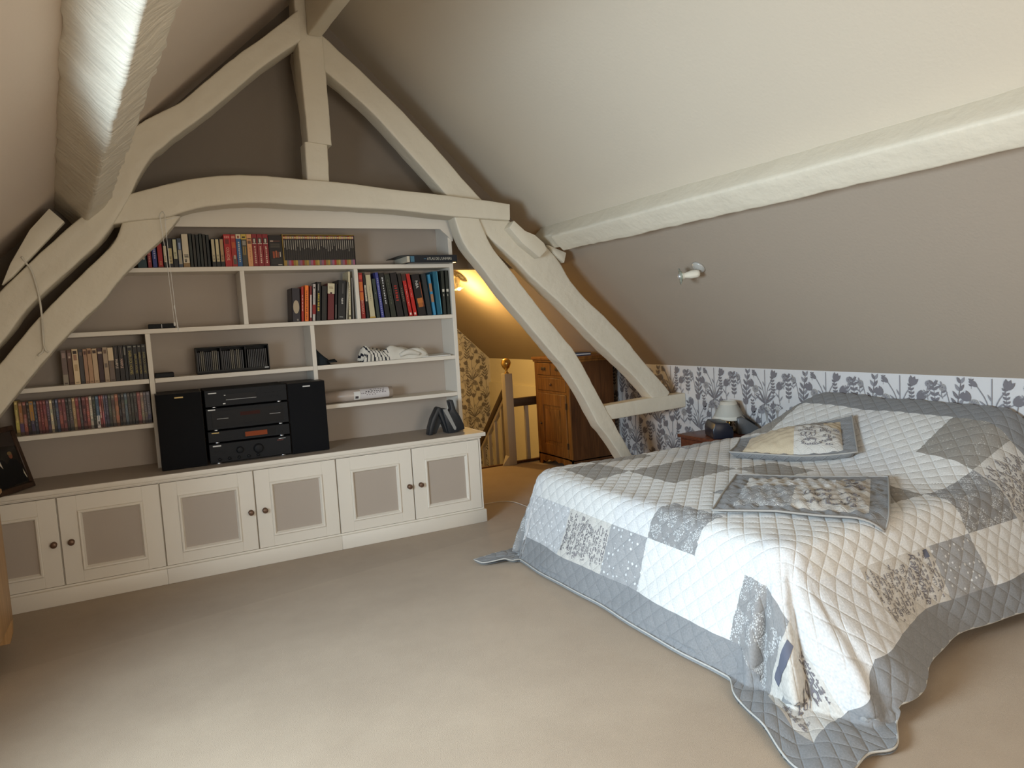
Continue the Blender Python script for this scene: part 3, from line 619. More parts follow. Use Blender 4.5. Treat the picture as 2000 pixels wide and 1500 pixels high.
# --- second shelf, left group leaning right
Z2, Y2 = SH[2], 5.172; G2 = 'leaning books on the second shelf'
def bk2(lab, x0, x1, h, c, tilt, marks=(), text=None, dep=.17, y=Y2): return volume('book', lab, 'book', x0, (x1 - x0) * .965, h, Z2 + .0005, y, c, dep, tilt, marks, text, True, G2)
oval = [(.5 + .36 * math.cos(k * math.pi / 10), .40 + .20 * math.sin(k * math.pi / 10)) for k in range(20)]
bo = bk2('navy book with a cream oval on its spine at the left of the leaning row', .952, 1.012, .235, sg(44, 38, 44), 3, [(.55, .75, .03, .08, sg(150, 140, 130))])
w_, h_ = .060 * .965, .235
mesh('oval_label', [(-w_ + w_ * u, -.0012, h_ * (v + .04)) for u, v in oval], [tuple(range(20))], colm(sg(178, 160, 132)), bo)
bk2('thin red book beside the navy book with the oval', 1.014, 1.034, .245, sg(175, 48, 34), 4, strokes(.3, .8, sg(220, 170, 150), 5, .35, .65, rn_))
bk2('bright orange book with black lettering', 1.036, 1.068, .253, sg(250, 128, 42), 4.5, strokes(.05, .88, sg(120, 50, 12), 16, .36, .64, rn_))
bk2('thin dark red book with a white strip', 1.070, 1.089, .248, sg(128, 34, 34), 4.5, [(.35, .85, .10, .75, sg(215, 200, 190))])
bk2('pale grey book with a red band low on the spine', 1.091, 1.115, .262, sg(192, 180, 172), 5, [(0, 1, .18, .44, sg(140, 34, 34)), (.3, .7, .88, .92, BLKC)] + strokes(.50, .8, sg(110, 104, 98), 7, .45, .6, rn_))
bk2('black book with yellow lettering', 1.117, 1.152, .275, sg(30, 26, 24), 5, strokes(.25, .72, sg(190, 165, 60), 11, .3, .7, rn_) + [(.35, .5, .78, .95, sg(150, 145, 140))])
bk2('broad black book right of the one with yellow lettering', 1.154, 1.196, .245, sg(38, 35, 32), 5, [(.45, .52, .2, .85, sg(70, 62, 48))])
bk2('maroon book with a cream top on the second shelf', 1.198, 1.249, .262, sg(104, 36, 38), 5, [(0, 1, .72, 1, sg(210, 198, 165)), (.35, .65, .72, .76, sg(60, 20, 24))] + strokes(.86, .93, sg(150, 130, 100), 2, .2, .8, rn_))
bk2('slim dark book squeezed beside the maroon one', 1.251, 1.268, .26, sg(34, 28, 28), 5, [(.3, .7, .05, .42, sg(115, 108, 100))])
bk2('thick black book with small white lettering', 1.270, 1.331, .282, sg(34, 34, 34), 5.5, strokes(.40, .56, sg(210, 205, 195), 5, .42, .66, rn_) + [(.25, .7, .05, .07, sg(160, 160, 155)), (.55, .66, .66, .92, sg(95, 92, 88))])
bk2('thin white booklet leaning at the end of the second shelf row', 1.334, 1.345, .27, sg(190, 182, 165), 6, [], dep=.15)
bk2('tall cream booklet against the divider', 1.352, 1.374, .345, sg(205, 192, 158), 3, strokes(.2, .75, sg(90, 85, 75), 12, .42, .62, rn_) + [(.3, .7, .05, .09, BLKC)], dep=.14)
bk2('thin grey folder touching the divider', 1.384, 1.395, .30, sg(140, 135, 128), 2, [], dep=.14)
# --- second shelf, right group leaning left
def bk3(lab, x0, x1, h, c, tilt, marks=(), text=None, dep=.18): return volume('book', lab, 'book', x0, (x1 - x0) * .955, h, Z2 + .0005, Y2, c, dep, -tilt, marks, text, True, G2)
bk3('red manual with orange bands next to the divider', 1.447, 1.484, .335, sg(150, 38, 34), .5, [(.1, .85, .40, .80, sg(205, 108, 48)), (.1, .85, .58, .60, sg(150, 38, 34)), (.2, .8, .86, .95, sg(200, 70, 55))], ('BRICOLAGE A', sg(230, 175, 150), .10, .40, .42))
bk3('black book with a white label beside the red manual', 1.486, 1.511, .33, sg(34, 28, 26), 1.5, [(.3, .8, .38, .74, sg(200, 190, 168))] + strokes(.42, .70, sg(90, 85, 75), 7, .45, .65, rn_))
bk3('thick cream book on the second shelf', 1.513, 1.559, .338, sg(196, 184, 148), 3, [(0, 1, .94, 1, sg(120, 100, 85)), (0, 1, 0, .03, sg(190, 150, 60))] + strokes(.38, .72, sg(140, 130, 105), 9, .45, .6, rn_))
bk3('grey green book right of the thick cream one', 1.563, 1.594, .29, sg(58, 66, 60), 3.5, [(.45, .55, .62, .64, sg(190, 190, 180))])
bk3('violet blue book with pale lettering', 1.597, 1.627, .335, sg(66, 70, 138), 4.5, strokes(.05, .9, sg(150, 150, 190), 18, .35, .65, rn_))
bk3('black book with white capitals next to the violet blue one', 1.629, 1.673, .33, sg(30, 30, 32), 5, strokes(.30, .92, sg(205, 205, 205), 11, .42, .66, rn_))
bk3('dark green book in the middle of the leaning row', 1.675, 1.721, .32, sg(48, 50, 40), 6, strokes(.3, .9, sg(80, 82, 66), 8, .4, .6, rn_))
bk3('black book with red lettering', 1.723, 1.779, .33, sg(36, 28, 24), 6.5, strokes(.36, .74, sg(165, 44, 36), 7, .3, .72, rn_))
bk3('slim black book with grey lettering beside two red books', 1.781, 1.815, .325, sg(40, 34, 30), 7, strokes(.35, .68, sg(120, 108, 92), 7, .35, .65, rn_))
bk3('red book with white lettering, left of its red twin', 1.817, 1.851, .322, sg(184, 36, 30), 7.5, [(0, 1, .84, 1, sg(70, 44, 38)), (.3, .7, .03, .08, sg(230, 210, 195))] + strokes(.25, .76, sg(230, 190, 175), 10, .45, .58, rn_))
bk3('red book with white lettering, right of its red twin', 1.853, 1.888, .322, sg(188, 38, 30), 7.5, [(.3, .7, .03, .08, sg(230, 210, 195))] + strokes(.45, .74, sg(230, 190, 175), 6, .45, .58, rn_))
bk3('black cookery book with a brown loaf on the spine', 1.891, 1.962, .315, sg(34, 26, 25), 7, [(.25, .80, .20, .30, sg(170, 98, 44)), (.22, .84, .30, .42, sg(190, 112, 52)), (.85, .93, .2, .8, sg(150, 80, 50))], ('NIA', sg(225, 220, 210), .66, .84, .32))
bk3('charcoal book left of the light blue one', 1.965, 2.008, .318, sg(46, 50, 52), 6)
bk3('light blue book with tan patches', 2.013, 2.042, .312, sg(64, 140, 178), 5.5, [(.1, .9, .58, .78, sg(160, 120, 90)), (.1, .9, .32, .52, sg(160, 120, 90))])
bk3('wide teal book near the end of the row', 2.046, 2.094, .335, sg(30, 96, 120), 3.5, [(.8, .92, .02, .98, sg(90, 160, 180))])
bk3('dark green binder with white letters, left of two', 2.097, 2.128, .34, sg(46, 50, 44), .5, [(.2, .8, .52, .58, sg(205, 200, 185)), (.42, .58, .42, .47, sg(190, 185, 170))])
bk3('dark green binder with white letters, right of two', 2.131, 2.162, .34, sg(46, 50, 44), .3, [(.2, .8, .52, .58, sg(205, 200, 185)), (.42, .58, .42, .47, sg(190, 185, 170))])
# --- third shelf on the left: video boxes
Z3, Y3 = SH[1], 5.18
R3X = [-.453, -.423, -.394, -.361, -.335, -.313, -.287, -.258, -.228, -.200, -.168, -.141, -.112, -.093, -.058, -.033, -.010, .017]
R3 = [('grey', sg(118, 100, 92), [(0, 1, 0, .30, sg(150, 138, 122)), (.2, .8, .78, .92, sg(165, 140, 130))], None), ('brown', sg(108, 80, 66), [(.2, .8, .76, .92, sg(150, 120, 110)), (.3, .6, .76, .82, sg(210, 190, 170))], None),
      ('cream', sg(222, 196, 158), [(.15, .85, .86, .95, sg(60, 44, 36)), (.2, .8, .68, .84, sg(170, 130, 105)), (.2, .8, .38, .56, sg(190, 160, 120))], None), ('dark slate', sg(78, 74, 74), [(.2, .8, .82, .92, sg(120, 100, 92))], None),
      ('rosy tan', sg(170, 132, 106), [(.15, .85, .84, .94, sg(96, 66, 54))], None), ('tan', sg(180, 142, 110), [(.15, .85, .84, .94, sg(96, 66, 54))], None), ('pale tan', sg(196, 168, 136), [(.15, .85, .86, .95, sg(70, 50, 42))], None), ('plum brown', sg(74, 52, 52), [(.1, .9, .84, .90, sg(210, 190, 165))], None),
      ('greyish tan', sg(172, 150, 126), [(.2, .8, .82, .93, sg(120, 96, 80)), (.2, .8, .42, .54, sg(120, 104, 92))], None), ('half cream half brown', sg(112, 96, 86), [(0, 1, .62, 1, sg(215, 192, 158)), (.4, .95, .40, .62, sg(120, 100, 84))], None),
      ('black white lettered', sg(40, 34, 32), [(.48, .54, .66, .95, sg(150, 130, 120))], ('MARPLE', sg(225, 205, 185), .36, .62, .55)), ('black cream lettered', sg(42, 35, 33), [(.48, .54, .66, .95, sg(150, 130, 120))], ('MARPLE', sg(225, 190, 170), .36, .62, .55)),
      ('slim black', sg(38, 36, 36), [(.1, .6, .72, .95, sg(130, 128, 120))], None), ('black yellow lettered', sg(36, 34, 30), [(.2, .8, .93, .96, sg(140, 138, 126))], ('SHERLOCK HOLMES', sg(190, 172, 96), .16, .84, .5)),
      ('black gold lettered', sg(38, 35, 30), [(.2, .8, .93, .96, sg(140, 138, 126))], ('SHERLOCK HOLMES', sg(176, 160, 92), .18, .74, .5)), ('black pale gold lettered', sg(37, 34, 31), [(.2, .8, .93, .96, sg(140, 138, 126))], ('SHERLOCK HOLMES', sg(186, 164, 92), .16, .78, .5)),
      ('black dull gold lettered', sg(36, 33, 30), [(.2, .8, .93, .96, sg(130, 128, 116))], ('SHERLOCK HOLMES', sg(170, 158, 100), .16, .78, .5))]
for i, (cn, c, mk, tx) in enumerate(R3):
    mk = list(mk) + ([(.2, .8, .03, .07, tuple(k * .6 for k in c))] if i < 10 else [])
    volume('video_box', '%s video box, %s from the left on the third shelf' % (cn, nth(i)), 'video box', R3X[i] + .001, R3X[i + 1] - R3X[i] - .0025, .226 if i > 9 else .216 + .004 * (i % 3 == 2), Z3, Y3 + (.02 if i in (1, 3, 7) else 0), c, .12, 0, mk, tx, False, 'video boxes on the third shelf')
# --- lowest shelf on the left: disc cases
Z4, Y4 = SH[0], 5.205
R4X = [-.723, -.704, -.682, -.663, -.646, -.624, -.608, -.592, -.576, -.559, -.542, -.526, -.511, -.495, -.476, -.457, -.442, -.422, -.404, -.386, -.371, -.349, -.332, -.315, -.297, -.278, -.263, -.253, -.243, -.227, -.209, -.189, -.169, -.154, -.135, -.118, -.100, -.083, -.063, -.042, -.025, -.008, .014]
R4 = [('yellow', (196, 158, 62)), ('brown orange', (150, 96, 56)), ('orange red', (168, 78, 60)), ('dark brown', (70, 52, 44)), ('gold topped', (86, 66, 64)), ('slate blue', (66, 70, 86)), ('white lettered red', (140, 66, 58)), ('crimson', (150, 52, 46)), ('brick red', (146, 62, 54)), ('violet', (104, 70, 92)), ('cream', (214, 184, 134)),
      ('charcoal', (72, 66, 62)), ('blue', (76, 88, 122)), ('dull red', (144, 66, 58)), ('rose red', (150, 72, 74)), ('dark grey', (72, 64, 60)), ('grey', (96, 84, 76)), ('amber', (184, 140, 84)), ('red lettered', (150, 58, 52)), ('grey purple', (96, 78, 80)), ('wine red', (130, 60, 58)), ('bright red', (168, 74, 62)), ('pale grey', (196, 180, 156)),
      ('dark olive', (66, 64, 54)), ('sky blue and white', (62, 98, 132)), ('scarlet', (164, 52, 48)), ('pinkish red', (176, 90, 88)), ('thin blue white', (96, 92, 118)), ('thin navy cream', (80, 74, 100)), ('olive green', (84, 84, 64)), ('taupe', (116, 96, 80)), ('burnt orange', (176, 104, 60)), ('near black', (52, 42, 38)), ('grey brown', (92, 80, 72)),
      ('steel blue', (86, 106, 124)), ('brown black', (74, 62, 54)), ('black green', (62, 60, 50)), ('mottled black', (66, 60, 54)), ('tomato red', (158, 66, 58)), ('sand', (146, 122, 98)), ('mauve grey', (104, 88, 90)), ('lavender grey', (112, 108, 124)), ]
rd = random.Random(11)
for i in range(42):
    cn, c8 = R4[i]; gm = sum(c8) / 3; c = sg(*[gm * .34 + k * .62 for k in c8]); w = R4X[i + 1] - R4X[i] - .0016
    dk = tuple(k * .35 for k in c); lt = tuple(min(1, k * 1.9 + .08) for k in c)
    mk = [(0, 1, 0, .10, dk)]
    if cn == 'gold topped': mk += [(0, 1, .42, 1, sg(176, 128, 62)), (.1, .9, .1, .4, sg(70, 62, 84))]
    elif cn == 'brown orange': mk += [(0, 1, .1, .36, sg(92, 70, 96)), (.15, .85, .4, .95, sg(166, 108, 62))]
    elif cn == 'sky blue and white': mk += [(0, 1, .10, .38, sg(205, 200, 195)), (.3, .8, .12, .2, sg(70, 60, 60)), (0, 1, 0, .08, sg(210, 200, 195))]
    elif cn == 'scarlet': mk += [(.05, .7, .30, .45, sg(190, 160, 150)), (.05, .7, .48, .66, sg(190, 160, 150))]
    else:
        v = rd.uniform(.12, .25)
        for _ in range(rd.randint(1, 3)):
            v2 = min(.97, v + rd.uniform(.06, .3)); jit = rd.uniform(.55, 1.5); mk.append((0, 1, v, v2, tuple(min(1, k * jit * rd.uniform(.8, 1.2)) for k in c))); v = v2 + rd.uniform(.03, .2)
            if v > .85: break
    mk += strokes(rd.uniform(.25, .4), rd.uniform(.6, .85), lt, rd.randint(5, 9), .34, .68, rd) + [(.2, .8, .90, .96, lt)]
    volume('disc_case', '%s disc case, %s from the left in the lowest row' % (cn, nth(i)), 'disc case', R4X[i], w, .204 if i else .214, Z4, Y4 + rd.uniform(0, .004), c, .135, -.6 if 3 < i < 20 else 0, mk, None, False, 'disc cases in the lowest row', .3)
# ------------------------------------------------------------------ stereo on the worktop
WZ = .6905
def speaker(x0, x1, label, logo):
    o = tag(empty('loudspeaker', ((x0 + x1) / 2, 4.99, WZ)), label, 'loudspeaker', 'pair of black loudspeakers'); w = (x1 - x0) / 2
    box('cabinet', -w, w, .014, .30, 0, .490, M_BLACKW, o, bev=.003)
    box('grille', -w + .004, w - .004, 0, .014, .004, .486, M_BLACKM, o, bev=.004)
    box('badge', -.025, .025, -.0015, .001, .457, .465, logo, o)
    for sx in (-1, 1):
        for yy in (.04, .27): box('foot', sx * (w - .03) - .008, sx * (w - .03) + .008, yy - .008, yy + .008, -.0005, .001, M_BLACK, o)
    return o
speaker(.040, .310, 'tall black loudspeaker left of the stereo stack', M_GOLD)
speaker(.846, 1.104, 'tall black loudspeaker right of the stereo stack', M_LOGO)
def component(name, label, z0, z1, depth=.33):
    o = tag(empty(name, (.583, 4.985, z0)), label, 'stereo unit', 'stack of stereo components')
    h = z1 - z0 - .012
    box('casing', -.256, .256, .012, depth, .012, .012 + h, M_BLACK, o, bev=.003)
    fp = box('faceplate', -.258, .258, 0, .014, .010, .012 + h, M_PANEL, o, bev=.003)
    for sx in (-1, 1):
        Mk = Matrix.Translation((sx * .205, .03, 0)); lathe('foot', [(.018, 0), (.020, .003), (.020, .010), (.016, .0125)], M_SILVER, o, 14, Mk)
    return o, fp, h
def strip(parent, name, x0, x1, z0, z1, m, y=-.0012, th=.002): return box(name, x0, x1, y, y + th, z0, z1, m, parent)
cx, fp, h = component('amplifier', 'black amplifier with two round dials at the bottom of the stereo stack', .6905, .826)
strip(fp, 'badge', -.235, -.185, h - .006, h + .002, M_LOGO)
for kx, kz, kr in ((-.072, .080, .020), (.045, .076, .028)):
    Mk = Matrix.Translation((kx, 0, kz)) @ Matrix.Rotation(math.pi / 2, 4, 'X')
    lathe('dial', [(kr * 1.15, 0), (kr * 1.15, .002), (kr, .003), (kr * .96, .020), (kr * .85, .022), (.002, .0215)], M_PANEL, cx, 26, Mk, .012, 26)
for i in range(5):
    Mk = Matrix.Translation((-.20 + .06 * i, 0, .032)) @ Matrix.Rotation(math.pi / 2, 4, 'X'); lathe('small_dial', [(.010, 0), (.009, .012), (.001, .0125)], M_PANEL, cx, 14, Mk)
for i in range(4): strip(fp, 'button', -.24, -.17, .060 + .012 * i, .066 + .012 * i, M_BLACK, -.002, .003)
strip(fp, 'indicator', .17, .21, h - .012, h - .009, mat('red_marking', (.25, .04, .03), .5)); strip(fp, 'marking', .18, .225, h - .002, h + .001, M_LOGO)
cx, fp, h = component('tuner', 'slim black radio tuner with a glowing orange display', .826, .909)
strip(fp, 'display_surround', -.045, .165, .022, h - .004, M_PANEL2, -.0015)
dsp = strip(fp, 'display', -.030, .110, .028, h - .012, mat('orange_display', (.10, .022, .008), .5, spec=.1, emit=(.55, .11, .03, .14)), -.0025)
strip(fp, 'badge', -.235, -.19, h - .002, h + .004, M_GOLD)
for i in range(6): strip(fp, 'button', -.15 + .018 * i, -.138 + .018 * i, .026, .032, M_BLACK, -.002, .003)
for i in range(8): strip(fp, 'button', .185 + .008 * (i % 4), .191 + .008 * (i % 4), .026 + .014 * (i // 4), .034 + .014 * (i // 4), M_BLACK, -.002, .003)
cx, fp, h = component('cassette_deck', 'black double cassette deck in the middle of the stereo stack', .909, 1.060)
strip(fp, 'deck_window', -.225, .225, .026, h - .008, M_PANEL2, -.002)
strip(fp, 'badge', -.245, -.20, h - .001, h + .006, M_LOGO)
strip(fp, 'display', -.05, .075, h - .050, h - .026, mat('dim_red_display', (.04, .011, .008), .5, spec=.1), -.0032)
for x0 in (-.20, .13): strip(fp, 'cassette_slot', x0, x0 + .085, h - .045, h - .039, M_PANEL, -.0032); strip(fp, 'slot_marking', x0 + .005, x0 + .075, h - .060, h - .058, M_LOGO, -.003)
for i in range(8): strip(fp, 'key', -.04 + .014 * i, -.030 + .014 * i, .032, .040, M_PANEL, -.0045, .004)
cx, fp, h = component('disc_player', 'black disc player on top of the stereo stack', 1.060, 1.180)
strip(fp, 'badge', -.235, -.185, h - .012, h - .006, M_LOGO)
strip(fp, 'disc_tray', -.13, .06, .052, h - .022, M_PANEL2, -.003)
strip(fp, 'tray_edge', -.13, .06, .048, .050, M_LOGO, -.002)
strip(fp, 'power_key', -.15, -.135, .022, .030, M_LOGO, -.003); strip(fp, 'marking', -.14, -.125, h - .03, h - .026, M_LOGO)
for i in range(10): strip(fp, 'key', .10 + .024 * (i % 5), .118 + .024 * (i % 5), .040 + .026 * (i // 5), .048 + .026 * (i // 5), M_BLACK, -.003, .004)
# ------------------------------------------------------------------ things on the shelves
rk = tag(empty('disc_rack', (.542, 5.16, SH[1])), 'dark smoked storage box holding a row of discs above the stereo', 'storage box')
SMK = mat('smoked_plastic', (.012, .011, .010), .5, spec=.25)
box('base', -.232, .232, 0, .15, .0005, .012, SMK, rk, bev=.004); box('lid', -.232, .232, .0, .15, .170, .180, SMK, rk, bev=.004)
for x in (-.232, -.082, .075, .226): box('upright', x, x + .006, .003, .15, .012, .170, SMK, rk)
box('back', -.232, .232, .145, .15, .012, .170, SMK, rk)
box('front_rail', -.232, .232, -.004, .004, .012, .024, SMK, rk); box('badge', .196, .222, -.0055, -.004, .016, .022, M_LOGO, rk)
x = .318; k = 0
while x < .760:
    if not (.455 < x < .470 or .612 < x < .626):
        lt = k in (2, 3, 8, 9, 10, 17, 18, 20, 21)
        b = box('disc_sleeve', -.0035, .0035, 0, .125, 0, .142 if lt else .136, colm(sg(88, 82, 64) if lt else [sg(26, 26, 26), sg(32, 30, 26), sg(36, 40, 44)][k % 3], .4, 'cover'))
        b.location = (x, 5.17, SH[1] + .0125)
        tag(b, ('pale' if lt else 'dark') + ' thin disc case, %s from the left in the smoked storage box' % nth(k), 'disc case', 'discs in the smoked storage box'); k += 1
    x += .0118
def small_box(name, label, x0, x1, y0, d_, z, h, seam):
    o = tag(empty(name, ((x0 + x1) / 2, y0, z)), label, 'box'); w = (x1 - x0) / 2
    box('case', -w, w, 0, d_, .0005, h, M_BLACK, o, bev=.003)
    box('front_panel', -w + .004, w - .004, -.002, .002, .004, h - .004, M_PANEL, o)
    if seam: box('seam', -.003, .001, -.0028, -.001, .003, h - .003, M_LOGO, o)
    return o
small_box('black_set_top_box', 'small flat black box under the hanging blind cord', .045, .205, 5.20, .11, SH[2], .032, True)
small_box('black_case', 'flat dark case lying left of the storage box', .056, .168, 5.17, .14, SH[1], .030, False)
# dark cap
def cap():
    o = tag(empty('cloth_cap', (1.165, 5.26, SH[1])), 'dark blue cloth cap lying on the shelf beside the divider', 'cap')
    cm = mat('navy_cloth', (.022, .028, .033), .95, spec=.1, bump=.2, bscale=120)
    V, Fc = [], []; nu, nv = 28, 8
    for j in range(nv + 1):
        t = j / nv
        for i in range(nu):
            a = i * 2 * math.pi / nu; rx = .068 * math.cos(t * 1.5) ** .55; ry = .075 * math.cos(t * 1.5) ** .55
            zz = .088 * math.sin(t * 1.5) * (1 - .35 * math.cos(a)) * (1 + .05 * math.sin(3 * a))
            V.append((-.020 + rx * math.cos(a) - .01 * t, ry * math.sin(a), .001 + zz))
    for j in range(nv):
        for i in range(nu): Fc.append((j * nu + i, j * nu + (i + 1) % nu, (j + 1) * nu + (i + 1) % nu, (j + 1) * nu + i))
    Fc.append(tuple(nv * nu + i for i in range(nu))); mesh('crown', V, Fc, cm, o, smooth=True)
    V, Fc = [], []
    for i in range(13):
        a = -1.25 + i * 2.5 / 12
        for rr_, zz in ((.060, .020), (.098, .026 + .010 * math.cos(a * 1.3)), (.113, .020)):
            V.append((-.020 + rr_ * math.cos(a) * 1.05, rr_ * math.sin(a) * .85, zz)); V.append((-.020 + rr_ * math.cos(a) * 1.05, rr_ * math.sin(a) * .85, zz - .006))
    for i in range(12):
        b = i * 6
        for k_ in (0, 2): Fc += [(b + k_, b + k_ + 2, b + k_ + 8, b + k_ + 6), (b + k_ + 1, b + k_ + 7, b + k_ + 9, b + k_ + 3)]
        Fc.append((b + 4, b + 5, b + 11, b + 10))
    mesh('peak', V, Fc, cm, o, smooth=True)
    mesh('lining_patch', [(-.065, -.058, .052), (-.030, -.066, .050), (-.026, -.060, .062), (-.062, -.051, .064)], [(0, 1, 2, 3)], mat('grey_lining', (.12, .12, .10), .9), o)
cap()
# striped cloth, rumpled
def cloth():
    o = tag(empty('folded_shirt', (1.69, 5.24, SH[1])), 'rumpled white shirt with a navy striped end on the shelf', 'shirt')
    V, Fc, mi = [], [], []; nu, nv = 84, 20; mc = mat('white_jersey', (.66, .62, .54), .95, spec=.1, bump=.15, bscale=150); ms = mat('navy_stripe', (.02, .02, .028), .95, spec=.1)
    for i in range(nu + 1):
        u = i / nu
        for j in range(nv + 1):
            v = j / nv; a = v * math.pi
            env = (math.sin(min(u / .12, 1) * math.pi / 2)) * (math.sin(min((1 - u) / .10, 1) * math.pi / 2))
            hgt = (.102 - .045 * u + .016 * math.sin(u * 13 + 1) + .007 * math.sin(u * 31)) * env + .010
            fold = .10 * math.sin(v * 16 + u * 9 + 2 * math.sin(u * 8)) + .06 * math.sin(v * 27 - u * 15)
            rr_ = .078 * (.75 + .25 * env) * (1 + .5 * fold)
            V.append((-.265 + .53 * u + .014 * math.sin(v * 9 + u * 5), -math.cos(a) * rr_, .001 + hgt * max(0, math.sin(a)) ** .6 * (1 + .6 * fold)))
    for i in range(nu):
        for j in range(nv):
            Fc.append((i * (nv + 1) + j, (i + 1) * (nv + 1) + j, (i + 1) * (nv + 1) + j + 1, i * (nv + 1) + j + 1))
            w = (i / nu * 19.5 + .9 * math.sin(j / nv * 3.0)); mi.append(1 if i / nu < .40 and (w % 1) < .30 else 0)
    b = mesh('body', V, Fc, [mc, ms], o, smooth=True); b.data.polygons.foreach_set('material_index', mi)
    sl = []
    for (a, b_, c, rr_) in (((.03, -.075, .030), (.10, -.083, .052), (.19, -.075, .030), .022), ((.10, -.06, .062), (.18, -.065, .058), (.255, -.055, .022), .020)):
        tube('sleeve', [Vector(p) for p in spline([a, b_, c], 10)], [rr_ * (.6 + .4 * math.sin(k_ / 9 * math.pi)) for k_ in range(10)], mc, o, 10)
cloth()
pp = tag(mesh('loose_papers', [(1.86, 5.17, SH[1] + .0008), (2.13, 5.155, SH[1] + .0008), (2.15, 5.36, SH[1] + .0008), (1.90, 5.38, SH[1] + .0008), (1.86, 5.17, SH[1] + .006), (2.13, 5.155, SH[1] + .007), (2.15, 5.36, SH[1] + .016), (1.90, 5.38, SH[1] + .010)],
                  [(0, 1, 2, 3), (4, 5, 6, 7), (0, 1, 5, 4), (1, 2, 6, 5), (2, 3, 7, 6), (3, 0, 4, 7)], M_PAPERW), 'thin sheaf of pale papers on the shelf beside the striped shirt', 'papers')
def tube_roll():
    o = tag(empty('wrapped_roll', (1.39, 5.235, SH[0] + .0445)), 'beige wrapped paper roll with a white printed label on the low right shelf', 'paper roll')
    Mx = Matrix.Rotation(math.pi / 2, 4, 'Y')
    lathe('roll', [(.030, -.272), (.0425, -.270), (.0425, .266), (.034, .268), (.032, .262)], mat('beige_wrapping', (.46, .38, .32), .3, spec=.5, bump=.1, bscale=20), o, 28, Mx)
    n = 14; V, Fc = [], []
    def wrap(name, x0, x1, a0, a1, m, rr_=.0430):
        V, Fc = [], []
        for i in range(n + 1):
            a = math.radians(a0 + (a1 - a0) * i / n); V += [(x0, -rr_ * math.cos(a), rr_ * math.sin(a)), (x1, -rr_ * math.cos(a), rr_ * math.sin(a))]
        for i in range(n): Fc.append((2 * i, 2 * i + 1, 2 * i + 3, 2 * i + 2))
        return mesh(name, V, Fc, m, o, smooth=True)
    wrap('label', .015, .235, -50, 75, mat('label_paper', (.62, .58, .57), .5)); wrap('label_end', -.035, .013, -50, 40, M_PAPERW)
    INKD = colm(sg(70, 64, 66)); INKL = colm(sg(140, 130, 132))
    rl = random.Random(2)
    for row, (a, m, x0, x1) in enumerate(((52, INKL, .09, .2), (30, INKD, .055, .20), (14, INKL, .02, .20), (-2, INKL, .06, .14))):
        x = x0
        while x < x1:
            w = rl.uniform(.006, .014); wrap('printed_mark', x, x + w, a - 5, a + 5, m, .0433); x += w + rl.uniform(.005, .012)
    wrap('printed_mark', -.026, -.002, -34, -8, INKD, .0433)
tube_roll()
# black gadget standing at the right end of the worktop
def gadget():
    o = tag(empty('arched_gadget', (1.955, 5.04, WZ)), 'black arched plastic gadget with a grey edge standing at the right end of the worktop', 'gadget')
    GM = mat('dark_grey_plastic', (.016, .018, .021), .45); GG = mat('grey_strip', (.28, .27, .25), .4)
    prism('stand', [(-.092, 0), (-.062, 0), (-.030, .10), (.0, .155), (.045, .035), (.052, 0), (.085, 0), (.078, .04), (.03, .165), (.018, .203), (.005, .208), (-.010, .200), (-.055, .125), (-.080, .06)], .0, .075, GM, o, bev=.006)
    prism('stand_web', [(-.060, .004), (-.020, .004), (.030, .10), (.012, .165), (-.02, .13)], .03, .07, mat('black_web', (.012, .014, .016), .5), o)
    body = prism('handset', [(.060, -.003), (.100, -.003), (.195, .020), (.190, .055), (.160, .125), (.130, .172), (.112, .250), (.104, .256), (.082, .250), (.080, .243), (.093, .185), (.075, .165), (.058, .190), (.030, .196), (.020, .188)], -.028, .038, GM, o, bev=.006)
    prism('grey_edge', [(.022, .190), (.056, .190), (.122, .038), (.118, .022), (.104, .024)], -.031, -.026, GG, o)
gadget()
